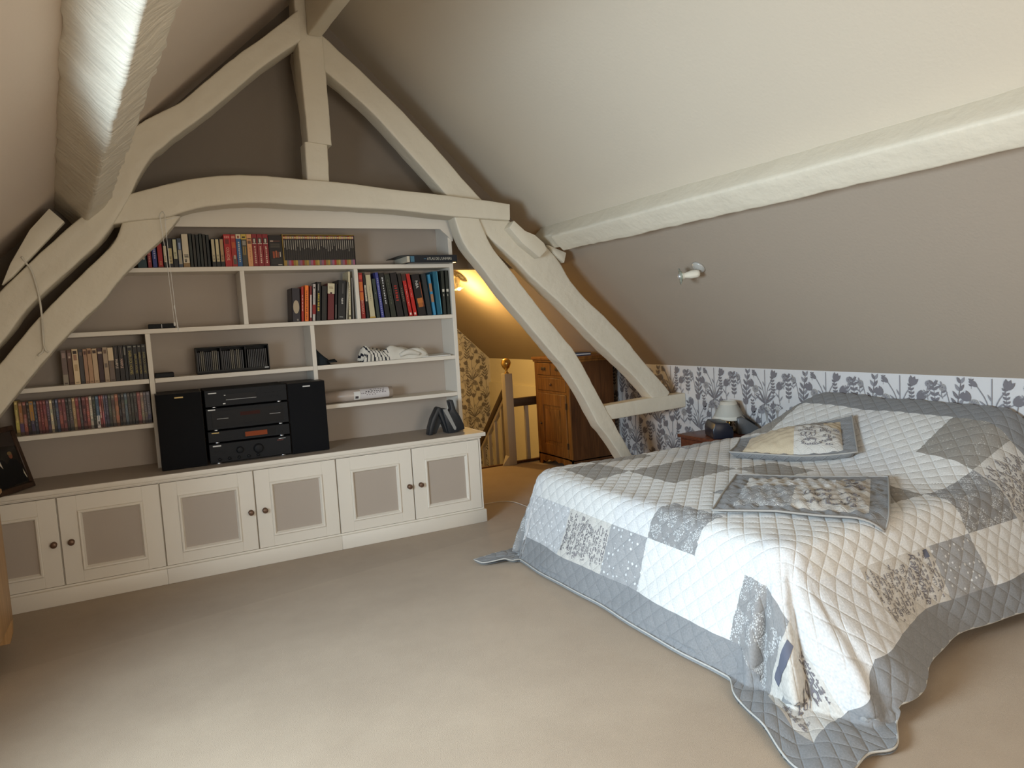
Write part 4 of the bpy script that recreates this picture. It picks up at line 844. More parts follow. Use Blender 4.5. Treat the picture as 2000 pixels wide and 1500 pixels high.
# framed photo
def photo():
    ang = math.atan2(.27, .14)
    o = tag(empty('photo_frame', (-.640, 5.07, WZ + .006)), 'dark wooden photo frame with a group portrait at the left end of the worktop', 'photo frame')
    o.rotation_euler = (0, 0, ang); W_, H_ = .32, .385; tilt = Matrix.Rotation(math.radians(-15), 4, 'X')
    bm = bmesh.new()
    for q in ((-W_, 0, 0, .032), (-W_, 0, H_ - .032, H_), (-W_, -W_ + .032, .032, H_ - .032), (-.032, 0, .032, H_ - .032)): add_box(bm, q[0], q[1], 0, .018, q[2], q[3], .003, 0, tilt)
    from_bm('frame', bm, M_FRAMEW, o, angle=40)
    bm = bmesh.new(); add_box(bm, -W_ + .03, -.03, .008, .012, .03, H_ - .03, 0, 0, tilt); pic = from_bm('picture', bm, colm(sg(34, 30, 26), .25), o)
    bm = bmesh.new(); add_box(bm, -W_ * .56, -W_ * .44, .100, .106, .001, H_ * .70); from_bm('prop', bm, M_FRAMEW, o)
    def fig(name, poly, c, y=.0070):
        p = mesh(name, [tilt @ Vector((-.03 - (W_ - .06) * (1 - u), y, .03 + (H_ - .06) * v)) for u, v in poly], [tuple(range(len(poly)))], colm(c, .3), o)
    D = lambda cx_, cz, rx, rz: [(cx_ + rx * math.cos(k_ * math.pi / 6), cz + rz * math.sin(k_ * math.pi / 6)) for k_ in range(12)]
    fig('printed_backdrop', [(0, .80), (1, .72), (1, 1), (0, 1)], sg(54, 47, 42), .0078)
    fig('printed_suit', [(.02, .02), (.52, .02), (.55, .42), (.46, .52), (.20, .55), (.05, .46)], sg(18, 18, 20), .0076); fig('printed_suit', [(.50, .04), (.95, .04), (.96, .34), (.86, .48), (.66, .50), (.54, .42)], sg(20, 20, 20), .0075)
    fig('printed_face', D(.30, .64, .075, .07), sg(120, 62, 46), .0073); fig('printed_face', D(.73, .565, .06, .06), sg(122, 72, 52), .0073)
    fig('printed_hair', D(.29, .70, .085, .05), sg(150, 130, 100), .0071); fig('printed_hair', D(.72, .605, .07, .036), sg(120, 98, 62), .0071)
    fig('printed_shirt', [(.30, .46), (.38, .36), (.36, .52), (.29, .54)], sg(200, 190, 175), .0072); fig('printed_sleeve', [(.93, .20), (.97, .10), (.99, .11), (.95, .28)], sg(190, 180, 160), .0072)
photo()
# ------------------------------------------------------------------ cords
tube('cable', [Vector(p) for p in spline([(-.555, 4.83, 2.03), (-.541, 4.845, 2.00), (-.517, 4.85, 1.95), (-.498, 4.86, 1.82), (-.498, 4.895, 1.689), (-.508, 4.91, 1.514), (-.539, 4.90, 1.472)], 26)], .0055, M_CORD)
cb1 = bpy.data.objects['cable']; tag(cb1, 'cream cable hanging over the left truss timbers', 'cable')
tube('loose_end', [(-.5, 4.89, 1.68), (-.506, 4.905, 1.53), (-.498, 4.90, 1.50), (-.485, 4.90, 1.488)], .005, M_CORD, cb1)
bl = tag(empty('blind_cord', (.184, 4.885, 2.306)), 'thin white blind cord looped on the collar beam', 'cord'); M_STR = mat('white_string', (.72, .70, .66), .5)
off_ = Vector((.184, 4.885, 2.306)); sub = lambda L_: [Vector(p) - off_ for p in L_]
tube('string', sub(spline([(.184, 4.888, 2.306), (.168, 4.880, 2.285), (.166, 4.875, 2.25), (.178, 4.90, 2.05), (.186, 4.91, 1.80), (.190, 4.91, 1.614)], 16)), .0020, M_STR, bl, 5)
tube('string', sub(spline([(.184, 4.888, 2.306), (.195, 4.880, 2.28), (.192, 4.875, 2.25), (.193, 4.90, 2.1), (.198, 4.91, 1.90), (.204, 4.91, 1.60), (.210, 4.91, 1.588), (.207, 4.91, 1.61), (.198, 4.91, 1.72)], 20)), .0020, M_STR, bl, 5)
tube('string', sub([(.192, 4.878, 2.251), (.273, 4.885, 2.274)]), .0018, M_STR, bl, 5)
lathe('toggle', [(.002, 0), (.006, .004), (.005, .022), (.002, .026)], M_STR, bl, 10, Matrix.Translation(Vector((.190, 4.91, 1.605)) - off_)); lathe('toggle', [(.002, 0), (.005, .004), (.004, .02), (.002, .024)], M_STR, bl, 10, Matrix.Translation(Vector((.1985, 4.91, 1.71)) - off_))
tag(tube('floor_cable', [Vector(p) for p in spline([(2.26, 5.40, .006), (2.342, 5.33, .006), (2.50, 5.315, .010), (2.639, 5.253, .006), (2.667, 4.975, .006), (2.72, 4.6, .006)], 30)], .0035, mat('white_cable', (.66, .62, .55), .5), None, 6), 'thin white cable lying on the carpet beside the bed', 'cable')

# ------------------------------------------------------------------ wall spotlights
def spot(label, base, nrm, axis, lit=False, dish_r=.056):
    o = tag(empty('wall_spotlight', base), label, 'wall lamp', 'porcelain spotlights on the slopes'); n = Vector(nrm).normalized(); ax = Vector(axis).normalized()
    Mb = n.to_track_quat('Z', 'Y').to_matrix().to_4x4()
    lathe('base', [(.050, 0), (.050, .008), (.042, .016), (.030, .022), (.012, .026), (.004, .027)], M_GREYCER, o, 26, Mb)
    j = n * .068; tube('arm', [n * .02, n * .05, j], .0075, M_GREYCER, o, 10)
    Ma = Matrix.Translation(j - ax * .03) @ ax.to_track_quat('Z', 'Y').to_matrix().to_4x4()
    lathe('holder', [(.010, -.012), (.022, -.006), (.027, .010), (.028, .045), (.023, .070), (.019, .088), (.024, .102), (.030, .112), (.026, .113)], M_CERAM, o, 36, Ma, .035, 12)
    lathe('glass_dish', [(.022, .106), (.035, .112), (dish_r, .124), (dish_r + .002, .128), (.034, .117), (.020, .110)], M_GLASS, o, 30, Ma)
    bm_ = mat('lit_bulb', (1, .85, .5), .3, emit=(1.0, .62, .20, 55)) if lit else mat('silver_bulb', (.75, .75, .75), .15, metal=.7)
    lathe('bulb', [(.010, .104), (.018, .114), (.021, .124), (.016, .136), (.006, .142), (.001, .143)], bm_, o, 18, Ma)
    return o, j + ax * .12
spot('white porcelain spotlight with a glass dish on the slope above the bed', (3.475, 3.815, ZK + (XK - 3.475) * TS), (-.6888, 0, -.725), (-.80, .58, -.10))
l1 = lslope(1.235, 4.62)
spot('porcelain spotlight with a round glass dish at the left edge of the view', l1, (.6876, .055, -.724), (.25, -.92, -.25), False, .06)
sy = 7.35; sx_ = 3.22
so, tip = spot('lit porcelain spotlight glowing yellow above the stairs', (sx_, sy, ZK + (XK - sx_) * TS), (-.6888, 0, -.725), (.1, -.2, -1), True)
pl = bpy.data.lights.new('stair_bulb_light', 'POINT'); pl.energy = 36; pl.color = (1.0, .62, .20); pl.shadow_soft_size = .03
po = bpy.data.objects.new('stair_bulb_light', pl); C.objects.link(po); po.location = Vector((sx_, sy, ZK + (XK - sx_) * TS)) + tip + Vector((-.05, -.04, -.12))

# ------------------------------------------------------------------ stair balustrade
NX, NY = 3.385, 6.69
nw = tag(empty('newel_post', (NX, NY, 0)), 'taupe newel post topped by a brass ball at the head of the stairs', 'newel post')
box('post', -.045, .045, -.045, .045, -.01, .975, M_STAIRP, nw, bev=.006)
lathe('ball_finial', [(.024, .975), (.026, .982), (.015, .992), (.012, 1.010), (.020, 1.020), (.040, 1.042), (.053, 1.075), (.053, 1.090), (.042, 1.120), (.020, 1.136), (.002, 1.139)], M_BRASS, nw, 26)
mesh('foot_wedge', [(-.045, -.045, 0), (-.045, .045, 0), (-.12, -.02, 0), (-.045, -.045, .10), (-.045, .045, .10)], [(0, 1, 2), (0, 2, 3), (1, 4, 2), (2, 4, 3), (0, 3, 4, 1)], M_STAIRP, nw)
hr = tag(empty('landing_balustrade', (NX, NY, 0)), 'short level balustrade with a dark handrail between newel post and cupboard', 'balustrade')
box('handrail', .045, .905, -.03, .03, .615, .705, M_DARKWOOD, hr, bev=.012); box('bottom_rail', .045, .905, -.02, .02, .012, .03, M_PINED, hr)
for x in (.21, .38, .55, .72): box('baluster', x - .020, x + .020, -.018, .018, .03, .615, M_STAIRP, hr, bev=.003)
sr = tag(empty('stair_balustrade', (NX, NY, 0)), 'sloping balustrade with a dark handrail going down the stairs', 'balustrade')
tn = math.tan(math.radians(43.5)); prism('handrail', [(.045, .845), (.045, .745), (2.0, .745 - 1.955 * tn), (2.0, .845 - 1.955 * tn)], -.030, .030, M_DARKWOOD, sr, axis='X', bev=.008)
prism('string', [(.045, -.10), (.045, -.35), (2.0, -.35 - 1.955 * tn), (2.0, -.10 - 1.955 * tn)], -.020, .020, M_STAIRP, sr, axis='X')
prism('under_rail', [(.045, .745), (.045, .70), (2.0, .70 - 1.955 * tn), (2.0, .745 - 1.955 * tn)], -.020, .020, M_STAIRP, sr, axis='X')
for k in range(10):
    y = .17 + .175 * k; box('baluster', -.018, .018, y - .018, y + .018, -.12 - (y - .045) * tn, .715 - (y - .045) * tn, M_STAIRP, sr, bev=.003)

# ------------------------------------------------------------------ pine cupboard beside the stairs
def cupboard():
    o = tag(empty('pine_cupboard', (3.66, 5.90, 0)), 'honey coloured pine cupboard with drawers and a panelled door beside the stairs', 'cupboard')
    D_, W_, H_ = .53, .67, 1.135
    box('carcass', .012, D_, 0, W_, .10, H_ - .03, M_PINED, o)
    box('top', -.025, D_ + .005, -.025, W_ + .025, H_ - .03, H_, M_PINE, o, bev=.008)
    box('cornice', -.012, D_, -.012, W_ + .012, H_ - .052, H_ - .03, M_PINE, o, bev=.004)
    for y0, y1 in ((0, .055), (W_ - .055, W_)): box('stile', 0, .014, y0, y1, .10, H_ - .05, M_PINE, o, bev=.002)
    for z in (.935, .775, .12): box('rail', 0, .013, .055, W_ - .055, z - .012, z + .012, M_PINE, o)
    for y0, y1 in ((.058, .330), (.340, W_ - .058)):
        dr = box('drawer', -.004, .012, y0, y1, .950, 1.075, M_PINE, o, bev=.003); box('pull', -.014, -.003, (y0 + y1) / 2 - .04, (y0 + y1) / 2 + .04, 1.00, 1.03, M_DARKWOOD, dr, bev=.004)
    dr = box('drawer', -.004, .012, .058, W_ - .058, .790, .920, M_PINE, o, bev=.003)
    lathe('knob', [(.012, 0), (.016, .010), (.012, .018), (.002, .019)], M_PINED, dr, 14, Matrix.Translation((-.004, W_ / 2, .855)) @ Matrix.Rotation(-math.pi / 2, 4, 'Y'))
    bm = bmesh.new(); y0, y1, z0, z1 = .062, W_ - .062, .135, .760
    for q in ((y0, y0 + .095, z0, z1), (y1 - .095, y1, z0, z1), (y0 + .095, y1 - .095, z0, z0 + .10), (y0 + .095, y1 - .095, z1 - .12, z1)): add_box(bm, -.010, .010, q[0], q[1], q[2], q[3], .002)
    dd = from_bm('door', bm, M_PINE, o)
    box('panel', -.002, .006, y0 + .09, y1 - .09, z0 + .095, z1 - .115, M_PINE, dd); box('raised_field', -.010, -.002, y0 + .13, y1 - .13, z0 + .135, z1 - .155, M_PINE, dd, bev=.007)
    for z in (.25, .65): box('hinge', -.013, .0, y0 - .012, y0 + .006, z - .03, z + .03, M_DARKWOOD, dd)
    lathe('latch', [(.010, 0), (.012, .012), (.002, .016)], M_DARKWOOD, dd, 12, Matrix.Translation((-.010, y1 - .05, .44)) @ Matrix.Rotation(-math.pi / 2, 4, 'Y'))
    prism('scalloped_apron', [(0, .12), (W_, .12), (W_, 0), (W_ - .06, 0), (W_ - .085, .045), (W_ - .14, .03), (W_ - .19, .065), (W_ / 2 + .06, .05), (W_ / 2, .075), (W_ / 2 - .06, .05), (.19, .065), (.14, .03), (.085, .045), (.06, 0), (0, 0)], 0, .016, M_PINE, o, axis='X')
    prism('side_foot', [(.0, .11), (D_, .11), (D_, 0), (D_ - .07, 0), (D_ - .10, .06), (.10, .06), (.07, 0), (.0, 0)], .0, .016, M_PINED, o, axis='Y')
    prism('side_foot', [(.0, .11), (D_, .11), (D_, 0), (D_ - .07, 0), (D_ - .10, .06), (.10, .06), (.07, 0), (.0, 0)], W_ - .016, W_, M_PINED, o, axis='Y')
cupboard()
bk_ = tag(empty('blue_folder', (3.80, 6.02, 1.1355)), 'blue folder lying on the pine cupboard', 'folder')
box('cover', 0, .22, 0, .30, 0, .030, mat('blue_card', (.035, .06, .13), .5), bk_, bev=.006); box('pages', .010, .212, -.001, .295, .008, .022, M_PAPERW, bk_)

# ------------------------------------------------------------------ bedside table and what stands on it
nt_ = tag(empty('bedside_table', (3.80, 4.095, 0)), 'mahogany bedside table between the bed and the truss leg', 'bedside table')
box('top', 0, .46, -.02, .40, .500, .525, M_MAHOG, nt_, bev=.005); box('apron', .02, .44, .02, .38, .40, .500, M_MAHOG, nt_); dr = box('drawer', .012, .022, .04, .36, .415, .49, M_MAHOG, nt_, bev=.003)
lathe('knob', [(.010, 0), (.013, .012), (.002, .016)], M_BRASS, dr, 12, Matrix.Translation((.012, .2, .452)) @ Matrix.Rotation(-math.pi / 2, 4, 'Y'))
for x in (.03, .43):
    for y in (.03, .37): box('leg', x - .018, x + .018, y - .018, y + .018, 0, .40, M_MAHOG, nt_, bev=.003)
box('shelf', .02, .44, .02, .38, .15, .165, M_MAHOG, nt_)
TZ = .5255
lm = tag(empty('table_lamp', (4.150, 4.27, TZ)), 'small table lamp with a white coolie shade on the bedside table', 'lamp')
lathe('base', [(.055, 0), (.058, .008), (.030, .020), (.014, .035), (.022, .060), (.026, .075), (.014, .095), (.009, .12), (.009, .20)], M_BRASS, lm, 22)
lathe('shade', [(.134, .105), (.135, .106), (.090, .175), (.060, .250), (.057, .250), (.131, .107)], M_SHADE, lm, 36)
ph = tag(empty('clock_radio', (3.935, 4.16, TZ), math.radians(-118)), 'dark navy clock radio at the front of the bedside table', 'clock radio')
prism('case', [(-.06, 0), (.06, 0), (.065, .045), (.035, .100), (-.045, .105), (-.065, .06)], -.095, .095, mat('navy_plastic', (.010, .012, .022), .35), ph, axis='X', bev=.008)
lathe('dial', [(.012, 0), (.012, .008), (.002, .009)], M_LOGO, ph, 14, Matrix.Translation((-.03, .066, .05)) @ Matrix.Rotation(-math.pi / 2, 4, 'X')); box('display', -.005, .07, .060, .066, .03, .07, M_PANEL2, ph)
ph.scale = (1.35, 1.25, 1.2)
tl = tag(empty('telephone', (4.185, 4.125, TZ), math.radians(-125)), 'grey telephone behind the cushion on the bedside table', 'telephone')
GT = mat('grey_phone_plastic', (.10, .10, .10), .4); prism('body', [(-.07, 0), (.09, 0), (.09, .05), (-.03, .135), (-.07, .13)], -.055, .055, GT, tl, axis='X', bev=.008)
prism('handset', [(-.08, .12), (-.02, .150), (.085, .070), (.075, .052)], -.078, -.040, mat('dark_phone_plastic', (.03, .03, .032), .35), tl, axis='X', bev=.006); box('display', -.02, .045, .0905, .093, .015, .042, M_PANEL2, tl)

# ------------------------------------------------------------------ edge of a pine chest at the left
ch = tag(empty('pine_chest', (-1.16, 3.86, 0)), 'pale pine chest of which only the edge shows at the left', 'chest')
box('body', 0, .435, .02, .56, .12, .78, M_PINEL, ch, bev=.006); box('top', -.01, .45, .0, .58, .78, .805, M_PINEL, ch, bev=.006)
for q in ((.02, .30), (.32, .54), (.56, .76)):
    dr = box('drawer', .02, .415, .008, .022, .12 + q[0] * .85, .12 + q[1] * .85, M_PINEL, ch, bev=.003); lathe('knob', [(.012, 0), (.017, .014), (.002, .020)], M_PINEL, dr, 12, Matrix.Translation((.21, .008, .12 + (q[0] + q[1]) * .425)) @ Matrix.Rotation(math.pi / 2, 4, 'X'))
for y0 in (.02, .53):
    prism('bracket_foot', [(.0, .12), (.435, .12), (.43, .05), (.415, 0), (.36, 0), (.35, .06), (.08, .06), (.07, 0), (.015, 0), (.005, .05)], y0, y0 + .03, M_PINEL, ch, axis='Y')
# ------------------------------------------------------------------ bed
BX0, BX1, BY0, BY1, BZ = 2.28, 4.24, 2.08, 3.88, .565
OV = .66
QS = OV + (BX1 - BX0) + .02; QT = OV * 2 + (BY1 - BY0)
bed = tag(empty('bed', (BX0, BY0, 0)), 'wide double bed with its head against the wallpapered wall', 'bed')
box('base', .06, 1.98, .06, 1.74, .12, .32, mat('bed_base_cloth', (.30, .27, .23), .9), bed, bev=.02); box('mattress', .03, 1.98, .03, 1.77, .32, .505, mat('mattress_ticking', (.6, .58, .54), .9), bed, bev=.05)
for x in (.12, 1.9):
    for y in (.12, 1.68): lathe('leg', [(.025, 0), (.03, .12)], M_DARKWOOD, bed, 12, Matrix.Translation((x, y, 0)))
def sm(a, b, x):
    t = np.clip((x - a) / (b - a), 0, 1); return t * t * (3 - 2 * t)
def drape(d, phi, R=.14):
    d = np.maximum(d, 0); la = R * phi
    h = np.where(d < la, R * np.sin(np.minimum(d / R, phi)), R * np.sin(phi) + (d - la) * np.cos(phi))
    v = np.where(d < la, R * (1 - np.cos(np.minimum(d / R, phi))), R * (1 - np.cos(phi)) + (d - la) * np.sin(phi))
    vmax = BZ - .022; dm = la + (vmax - R * (1 - np.cos(phi))) / np.sin(phi); over = np.maximum(d - dm, 0)
    h = np.where(d > dm, R * np.sin(phi) + (dm - la) * np.cos(phi) + over, h)
    return h, np.minimum(v, vmax)
def surf(s, t):
    """quilt point: s from the foot hem towards the head, t from the near hem to the far hem"""
    s = np.asarray(s, float); t = np.asarray(t, float)
    ds = np.maximum(OV - s, 0); near = t < OV; far = t > QT - OV
    dn = np.maximum(OV - t, 0) * .95; df = np.maximum(t - (QT - OV), 0)
    x = BX0 + np.maximum(s - OV, 0); y = BY0 + np.clip(t - OV, 0, BY1 - BY0)
    dt = dn + df; th = np.arctan2(dt, np.maximum(ds, 1e-9)); corner = (ds > 0) & (dt > 0)
    c2 = np.maximum(np.sin(2 * th), 0); r = (ds ** 2.5 + dt ** 2.5) ** .4
    r = r * (1 + np.where(near, .34, .10) * c2 ** 1.0 * sm(.1, .6, r))
    g = 1 + sm(.1, .8, r) * np.where(far, 1.7, -.22); th2 = np.where(corner, (np.pi / 2) * (th / (np.pi / 2)) ** g, th)
    phi = np.radians(70 - 6 * np.sin(th) ** 2 * near + 12 * np.sin(th) ** 2 * far)
    h, v = drape(r, phi)
    fold = np.where(corner, c2, 0) * sm(.12, .6, r)
    rip = fold * (.055 * np.sin(th * 11 + .3) + .02 * np.sin(th * 23 + r * 6)) + .018 * sm(.2, .66, r) * (1 - c2) * np.sin(s * 7.1 + t * 6.3 + .8) + .006 * sm(.25, .6, r) * np.sin(s * 17 + t * 15)
    h = h + rip * np.where(v > BZ - .05, .45, 1)
    h = h + .21 * near * sm(.22, .62, r) * np.where(s > OV, np.exp(-(np.maximum(s - OV, 0) / .33) ** 2), np.sin(th) ** 3)
    X = x - np.cos(th2) * h; Y = y + np.sin(th2) * np.where(far, 1, -1) * h; Z = BZ - v
    Z = Z + .012 * sm(.64, .8, r) * (1 + np.sin(th * 14 + r * 9)) * .6
    top = 1 - sm(0, .12, r); u = s - OV; w = t - OV; WB = BY1 - BY0
    pil = .315 * sm(1.12, 2.02, u)
    wv = sm(-.16, .16, w) * (1 - sm(WB - .46, WB + .06, w))
    Z = Z + pil * wv * (1 - .05 * np.exp(-((w - .9) / .13) ** 2))
    Z = Z + .008 * top * np.sin(u * 5.1 + 1) * np.sin(w * 4.3)
    Z = Z - .018 * top * (1 - sm(0, .35, np.minimum(np.minimum(u, w), WB - w)))
    return np.stack([X, Y, Z], -1)
def snorm(s, t):
    e = .006; a = surf(s + e, t) - surf(s - e, t); b = surf(s, t + e) - surf(s, t - e)
    n = np.cross(a, b); n /= np.linalg.norm(n, axis=-1, keepdims=True) + 1e-12
    return n * np.where(n[..., 2:3] < -.25, -1, 1)
PIT = .098
def puff(s, t):
    a = np.abs(np.sin(np.pi * (s + t) / PIT)); b = np.abs(np.sin(np.pi * (s - t) / PIT))
    fine = np.sin(s * 310 + 3 * np.sin(t * 40)) * np.sin(t * 170 + 2 * np.sin(s * 55))
    return .0065 * (np.minimum(a, b) ** .5) + .0007 * fine
def Q(s, t, off=0.):
    s = np.asarray(s, float); t = np.asarray(t, float)
    return surf(s, t) + snorm(s, t) * (puff(s, t) + off)[..., None]
def grid_mesh(name, s0, s1, t0, t1, m, parent, fn, step=.0095, mitre=None):
    ns = max(2, int(round((s1 - s0) / step)) + 1); nt_ = max(2, int(round((t1 - t0) / step)) + 1)
    S_, T_ = np.meshgrid(np.linspace(s0, s1, ns), np.linspace(t0, t1, nt_), indexing='ij')
    if mitre: S_, T_ = mitre(S_, T_)
    P = fn(S_, T_).reshape(-1, 3); I = np.arange(ns * nt_).reshape(ns, nt_)
    Fc = np.stack([I[:-1, :-1], I[1:, :-1], I[1:, 1:], I[:-1, 1:]], -1).reshape(-1, 4)
    me = bpy.data.meshes.new(name); me.from_pydata(P.tolist(), [], Fc.tolist()); me.materials.append(m)
    uv = me.uv_layers.new(name='quilt'); li = np.empty(len(me.loops), int); me.loops.foreach_get('vertex_index', li)
    uv.data.foreach_set('uv', np.stack([S_.reshape(-1)[li], T_.reshape(-1)[li]], -1).astype(np.float32).reshape(-1))
    me.polygons.foreach_set('use_smooth', [True] * len(me.polygons)); me.update()
    return link(bpy.data.objects.new(name, me), parent)
# fabrics (prints drawn in quilt coordinates)
def fabric(name, base, ink=None, kind=None, rough=.95, stitch=True):
    m, nt, b = nodes(name); N = nt.nodes.new; L = nt.links.new
    b.inputs['Roughness'].default_value = rough; b.inputs['Specular IOR Level'].default_value = .1; b.inputs['Sheen Weight'].default_value = .1
    uv = N('ShaderNodeUVMap'); uv.uv_map = 'quilt'
    weave = N('ShaderNodeTexNoise'); weave.inputs['Scale'].default_value = 130; weave.inputs['Detail'].default_value = 3; L(uv.outputs[0], weave.inputs['Vector'])
    rp0 = N('ShaderNodeValToRGB'); e = rp0.color_ramp.elements; e[0].position = .3; e[0].color = (*[c * .86 for c in base], 1); e[1].position = .7; e[1].color = (*[min(1, c * 1.08) for c in base], 1)
    L(weave.outputs['Fac'], rp0.inputs['Fac']); out = rp0.outputs['Color']
    if kind == 'dots':
        v = N('ShaderNodeTexVoronoi'); v.inputs['Scale'].default_value = 30; v.inputs['Randomness'].default_value = .35; L(uv.outputs[0], v.inputs['Vector'])
        th = N('ShaderNodeMath'); th.operation = 'LESS_THAN'; th.inputs[1].default_value = .20; L(v.outputs['Distance'], th.inputs[0]); fac = th.outputs[0]
    elif kind == 'floral':
        v = N('ShaderNodeTexVoronoi'); v.inputs['Scale'].default_value = 17; L(uv.outputs[0], v.inputs['Vector'])
        w = N('ShaderNodeTexVoronoi'); w.feature = 'DISTANCE_TO_EDGE'; w.inputs['Scale'].default_value = 105; L(uv.outputs[0], w.inputs['Vector'])
        t1 = N('ShaderNodeMath'); t1.operation = 'LESS_THAN'; t1.inputs[1].default_value = .60; L(v.outputs['Distance'], t1.inputs[0])
        t2 = N('ShaderNodeMath'); t2.operation = 'GREATER_THAN'; t2.inputs[1].default_value = .15; L(w.outputs['Distance'], t2.inputs[0])
        mu = N('ShaderNodeMath'); mu.operation = 'MULTIPLY'; L(t1.outputs[0], mu.inputs[0]); L(t2.outputs[0], mu.inputs[1])
        nz = N('ShaderNodeTexNoise'); nz.inputs['Scale'].default_value = 14; L(uv.outputs[0], nz.inputs['Vector'])
        t3 = N('ShaderNodeMath'); t3.operation = 'GREATER_THAN'; t3.inputs[1].default_value = .42; L(nz.outputs['Fac'], t3.inputs[0])
        m2 = N('ShaderNodeMath'); m2.operation = 'MULTIPLY'; L(mu.outputs[0], m2.inputs[0]); L(t3.outputs[0], m2.inputs[1]); fac = m2.outputs[0]
    elif kind == 'flecks':
        v = N('ShaderNodeTexVoronoi'); v.inputs['Scale'].default_value = 55; L(uv.outputs[0], v.inputs['Vector'])
        t1 = N('ShaderNodeMath'); t1.operation = 'LESS_THAN'; t1.inputs[1].default_value = .16; L(v.outputs['Distance'], t1.inputs[0]); fac = t1.outputs[0]
    if kind:
        mx = N('ShaderNodeMix'); mx.data_type = 'RGBA'; L(fac, mx.inputs[0]); L(out, mx.inputs[6]); mx.inputs[7].default_value = (*ink, 1); out = mx.outputs[2]
    L(out, b.inputs['Base Color'])
    bp = N('ShaderNodeBump'); bp.inputs['Strength'].default_value = .35; bp.inputs['Distance'].default_value = .003; L(weave.outputs['Fac'], bp.inputs['Height'])
    if stitch:                                   # stitched diamond lines
        sx_ = N('ShaderNodeSeparateXYZ'); L(uv.outputs[0], sx_.inputs[0]); hs = []
        for op in ('ADD', 'SUBTRACT'):
            q = N('ShaderNodeMath'); q.operation = op; L(sx_.outputs[0], q.inputs[0]); L(sx_.outputs[1], q.inputs[1])
            pp_ = N('ShaderNodeMath'); pp_.operation = 'PINGPONG'; pp_.inputs[1].default_value = PIT / 2; L(q.outputs[0], pp_.inputs[0])
            mr = N('ShaderNodeMapRange'); mr.interpolation_type = 'SMOOTHSTEP'; mr.inputs[1].default_value = 0; mr.inputs[2].default_value = .009; L(pp_.outputs[0], mr.inputs[0]); hs.append(mr.outputs[0])
        mn = N('ShaderNodeMath'); mn.operation = 'MINIMUM'; L(hs[0], mn.inputs[0]); L(hs[1], mn.inputs[1])
        b2 = N('ShaderNodeBump'); b2.inputs['Strength'].default_value = .45; b2.inputs['Distance'].default_value = .004; L(mn.outputs[0], b2.inputs['Height']); L(bp.outputs['Normal'], b2.inputs['Normal']); L(b2.outputs['Normal'], b.inputs['Normal'])
    else: L(bp.outputs['Normal'], b.inputs['Normal'])
    return m
F_WHITE = fabric('white_cotton', (.66, .645, .61)); F_WHITE2 = fabric('white_cotton_flecked', (.62, .61, .59), (.72, .71, .69), 'flecks')
F_DOT = fabric('grey_dotted_cotton', (.34, .335, .33), (.66, .66, .65), 'dots'); F_DOTL = fabric('pale_dotted_cotton', (.50, .495, .49), (.70, .70, .69), 'dots')
F_FLOR = fabric('grey_floral_cotton', (.265, .258, .25), (.52, .52, .505), 'floral'); F_TAUPE = fabric('taupe_flecked_cotton', (.29, .268, .235), (.48, .46, .42), 'flecks')
F_SCR = fabric('cream_script_cotton', (.55, .52, .47)); F_BORD = fabric('grey_border_cotton', (.245, .245, .245)); F_BACK = fabric('quilt_backing', (.30, .30, .295))
F_CUSH = fabric('shaded_beige_cotton', (.52, .43, .30), stitch=False); F_SHAM = fabric('mixed_print_cotton', (.52, .49, .44), (.36, .34, .32), 'floral'); M_INK = mat('script_ink', (.19, .175, .185), .9, spec=.05); M_INKB = mat('script_ink_block', (.13, .135, .17), .9, spec=.05)  # cushion beige is darkened for the shadow the cushion lies in
ql = tag(empty('patchwork_quilt', (0, 0, 0)), 'grey and white patchwork quilt draped over the bed down to the carpet', 'quilt')
BW = .15
SC = [BW, .42, .68, .93, 1.40, 1.70, 2.10, QS - .20]; TC_ = [BW, .40, .70, 1.00, 1.34, 1.64, 2.05, 2.40, 2.70, QT - BW]
SPEC = {(0, 0): F_SCR, (0, 1): F_FLOR, (0, 4): F_DOT, (0, 5): F_SCR, (0, 6): F_DOTL, (0, 7): F_DOTL, (0, 8): F_FLOR, (1, 0): F_WHITE2, (1, 1): F_WHITE2, (1, 3): F_FLOR, (1, 4): F_WHITE2, (1, 5): F_WHITE, (1, 7): F_WHITE2, (1, 8): F_DOTL, (2, 0): F_WHITE2, (2, 6): F_TAUPE, (3, 0): F_SCR, (3, 3): F_FLOR, (3, 5): F_TAUPE, (3, 7): F_TAUPE, (4, 0): F_DOT, (4, 2): F_TAUPE, (4, 4): F_TAUPE, (4, 6): F_WHITE2,
        (5, 1): F_FLOR, (5, 3): F_WHITE2, (5, 5): F_WHITE2, (5, 7): F_DOT, (6, 0): F_SCR, (6, 1): F_SCR, (6, 2): F_TAUPE, (6, 4): F_WHITE2, (6, 6): F_TAUPE}
for i in range(len(SC) - 1):
    for j in range(len(TC_) - 1):
        grid_mesh('patch', SC[i], SC[i + 1], TC_[j], TC_[j + 1], SPEC.get((i, j), F_WHITE), ql, Q)
HB = .20
grid_mesh('border', 0, BW, 0, QT, F_BORD, ql, Q); grid_mesh('border', QS - HB, QS, 0, QT, F_BORD, ql, Q)
grid_mesh('border', BW, QS - HB, 0, BW, F_BORD, ql, Q); grid_mesh('border', BW, QS - HB, QT - BW, QT, F_BORD, ql, Q)
grid_mesh('backing', 0, QS, 0, QT, F_BACK, ql, lambda s, t: surf(s, t) - snorm(s, t) * .014, .016)
he = [(s, .0) for s in np.linspace(QS, 0, 120)] + [(0., t) for t in np.linspace(0, QT, 150)][1:] + [(s, QT) for s in np.linspace(0, QS, 120)][1:]
hp = surf(np.array([a for a, b in he]), np.array([b for a, b in he])); tube('piping', [Vector(p) for p in hp], .0045, mat('hem_piping', (.46, .44, .40), .9), ql, 6)
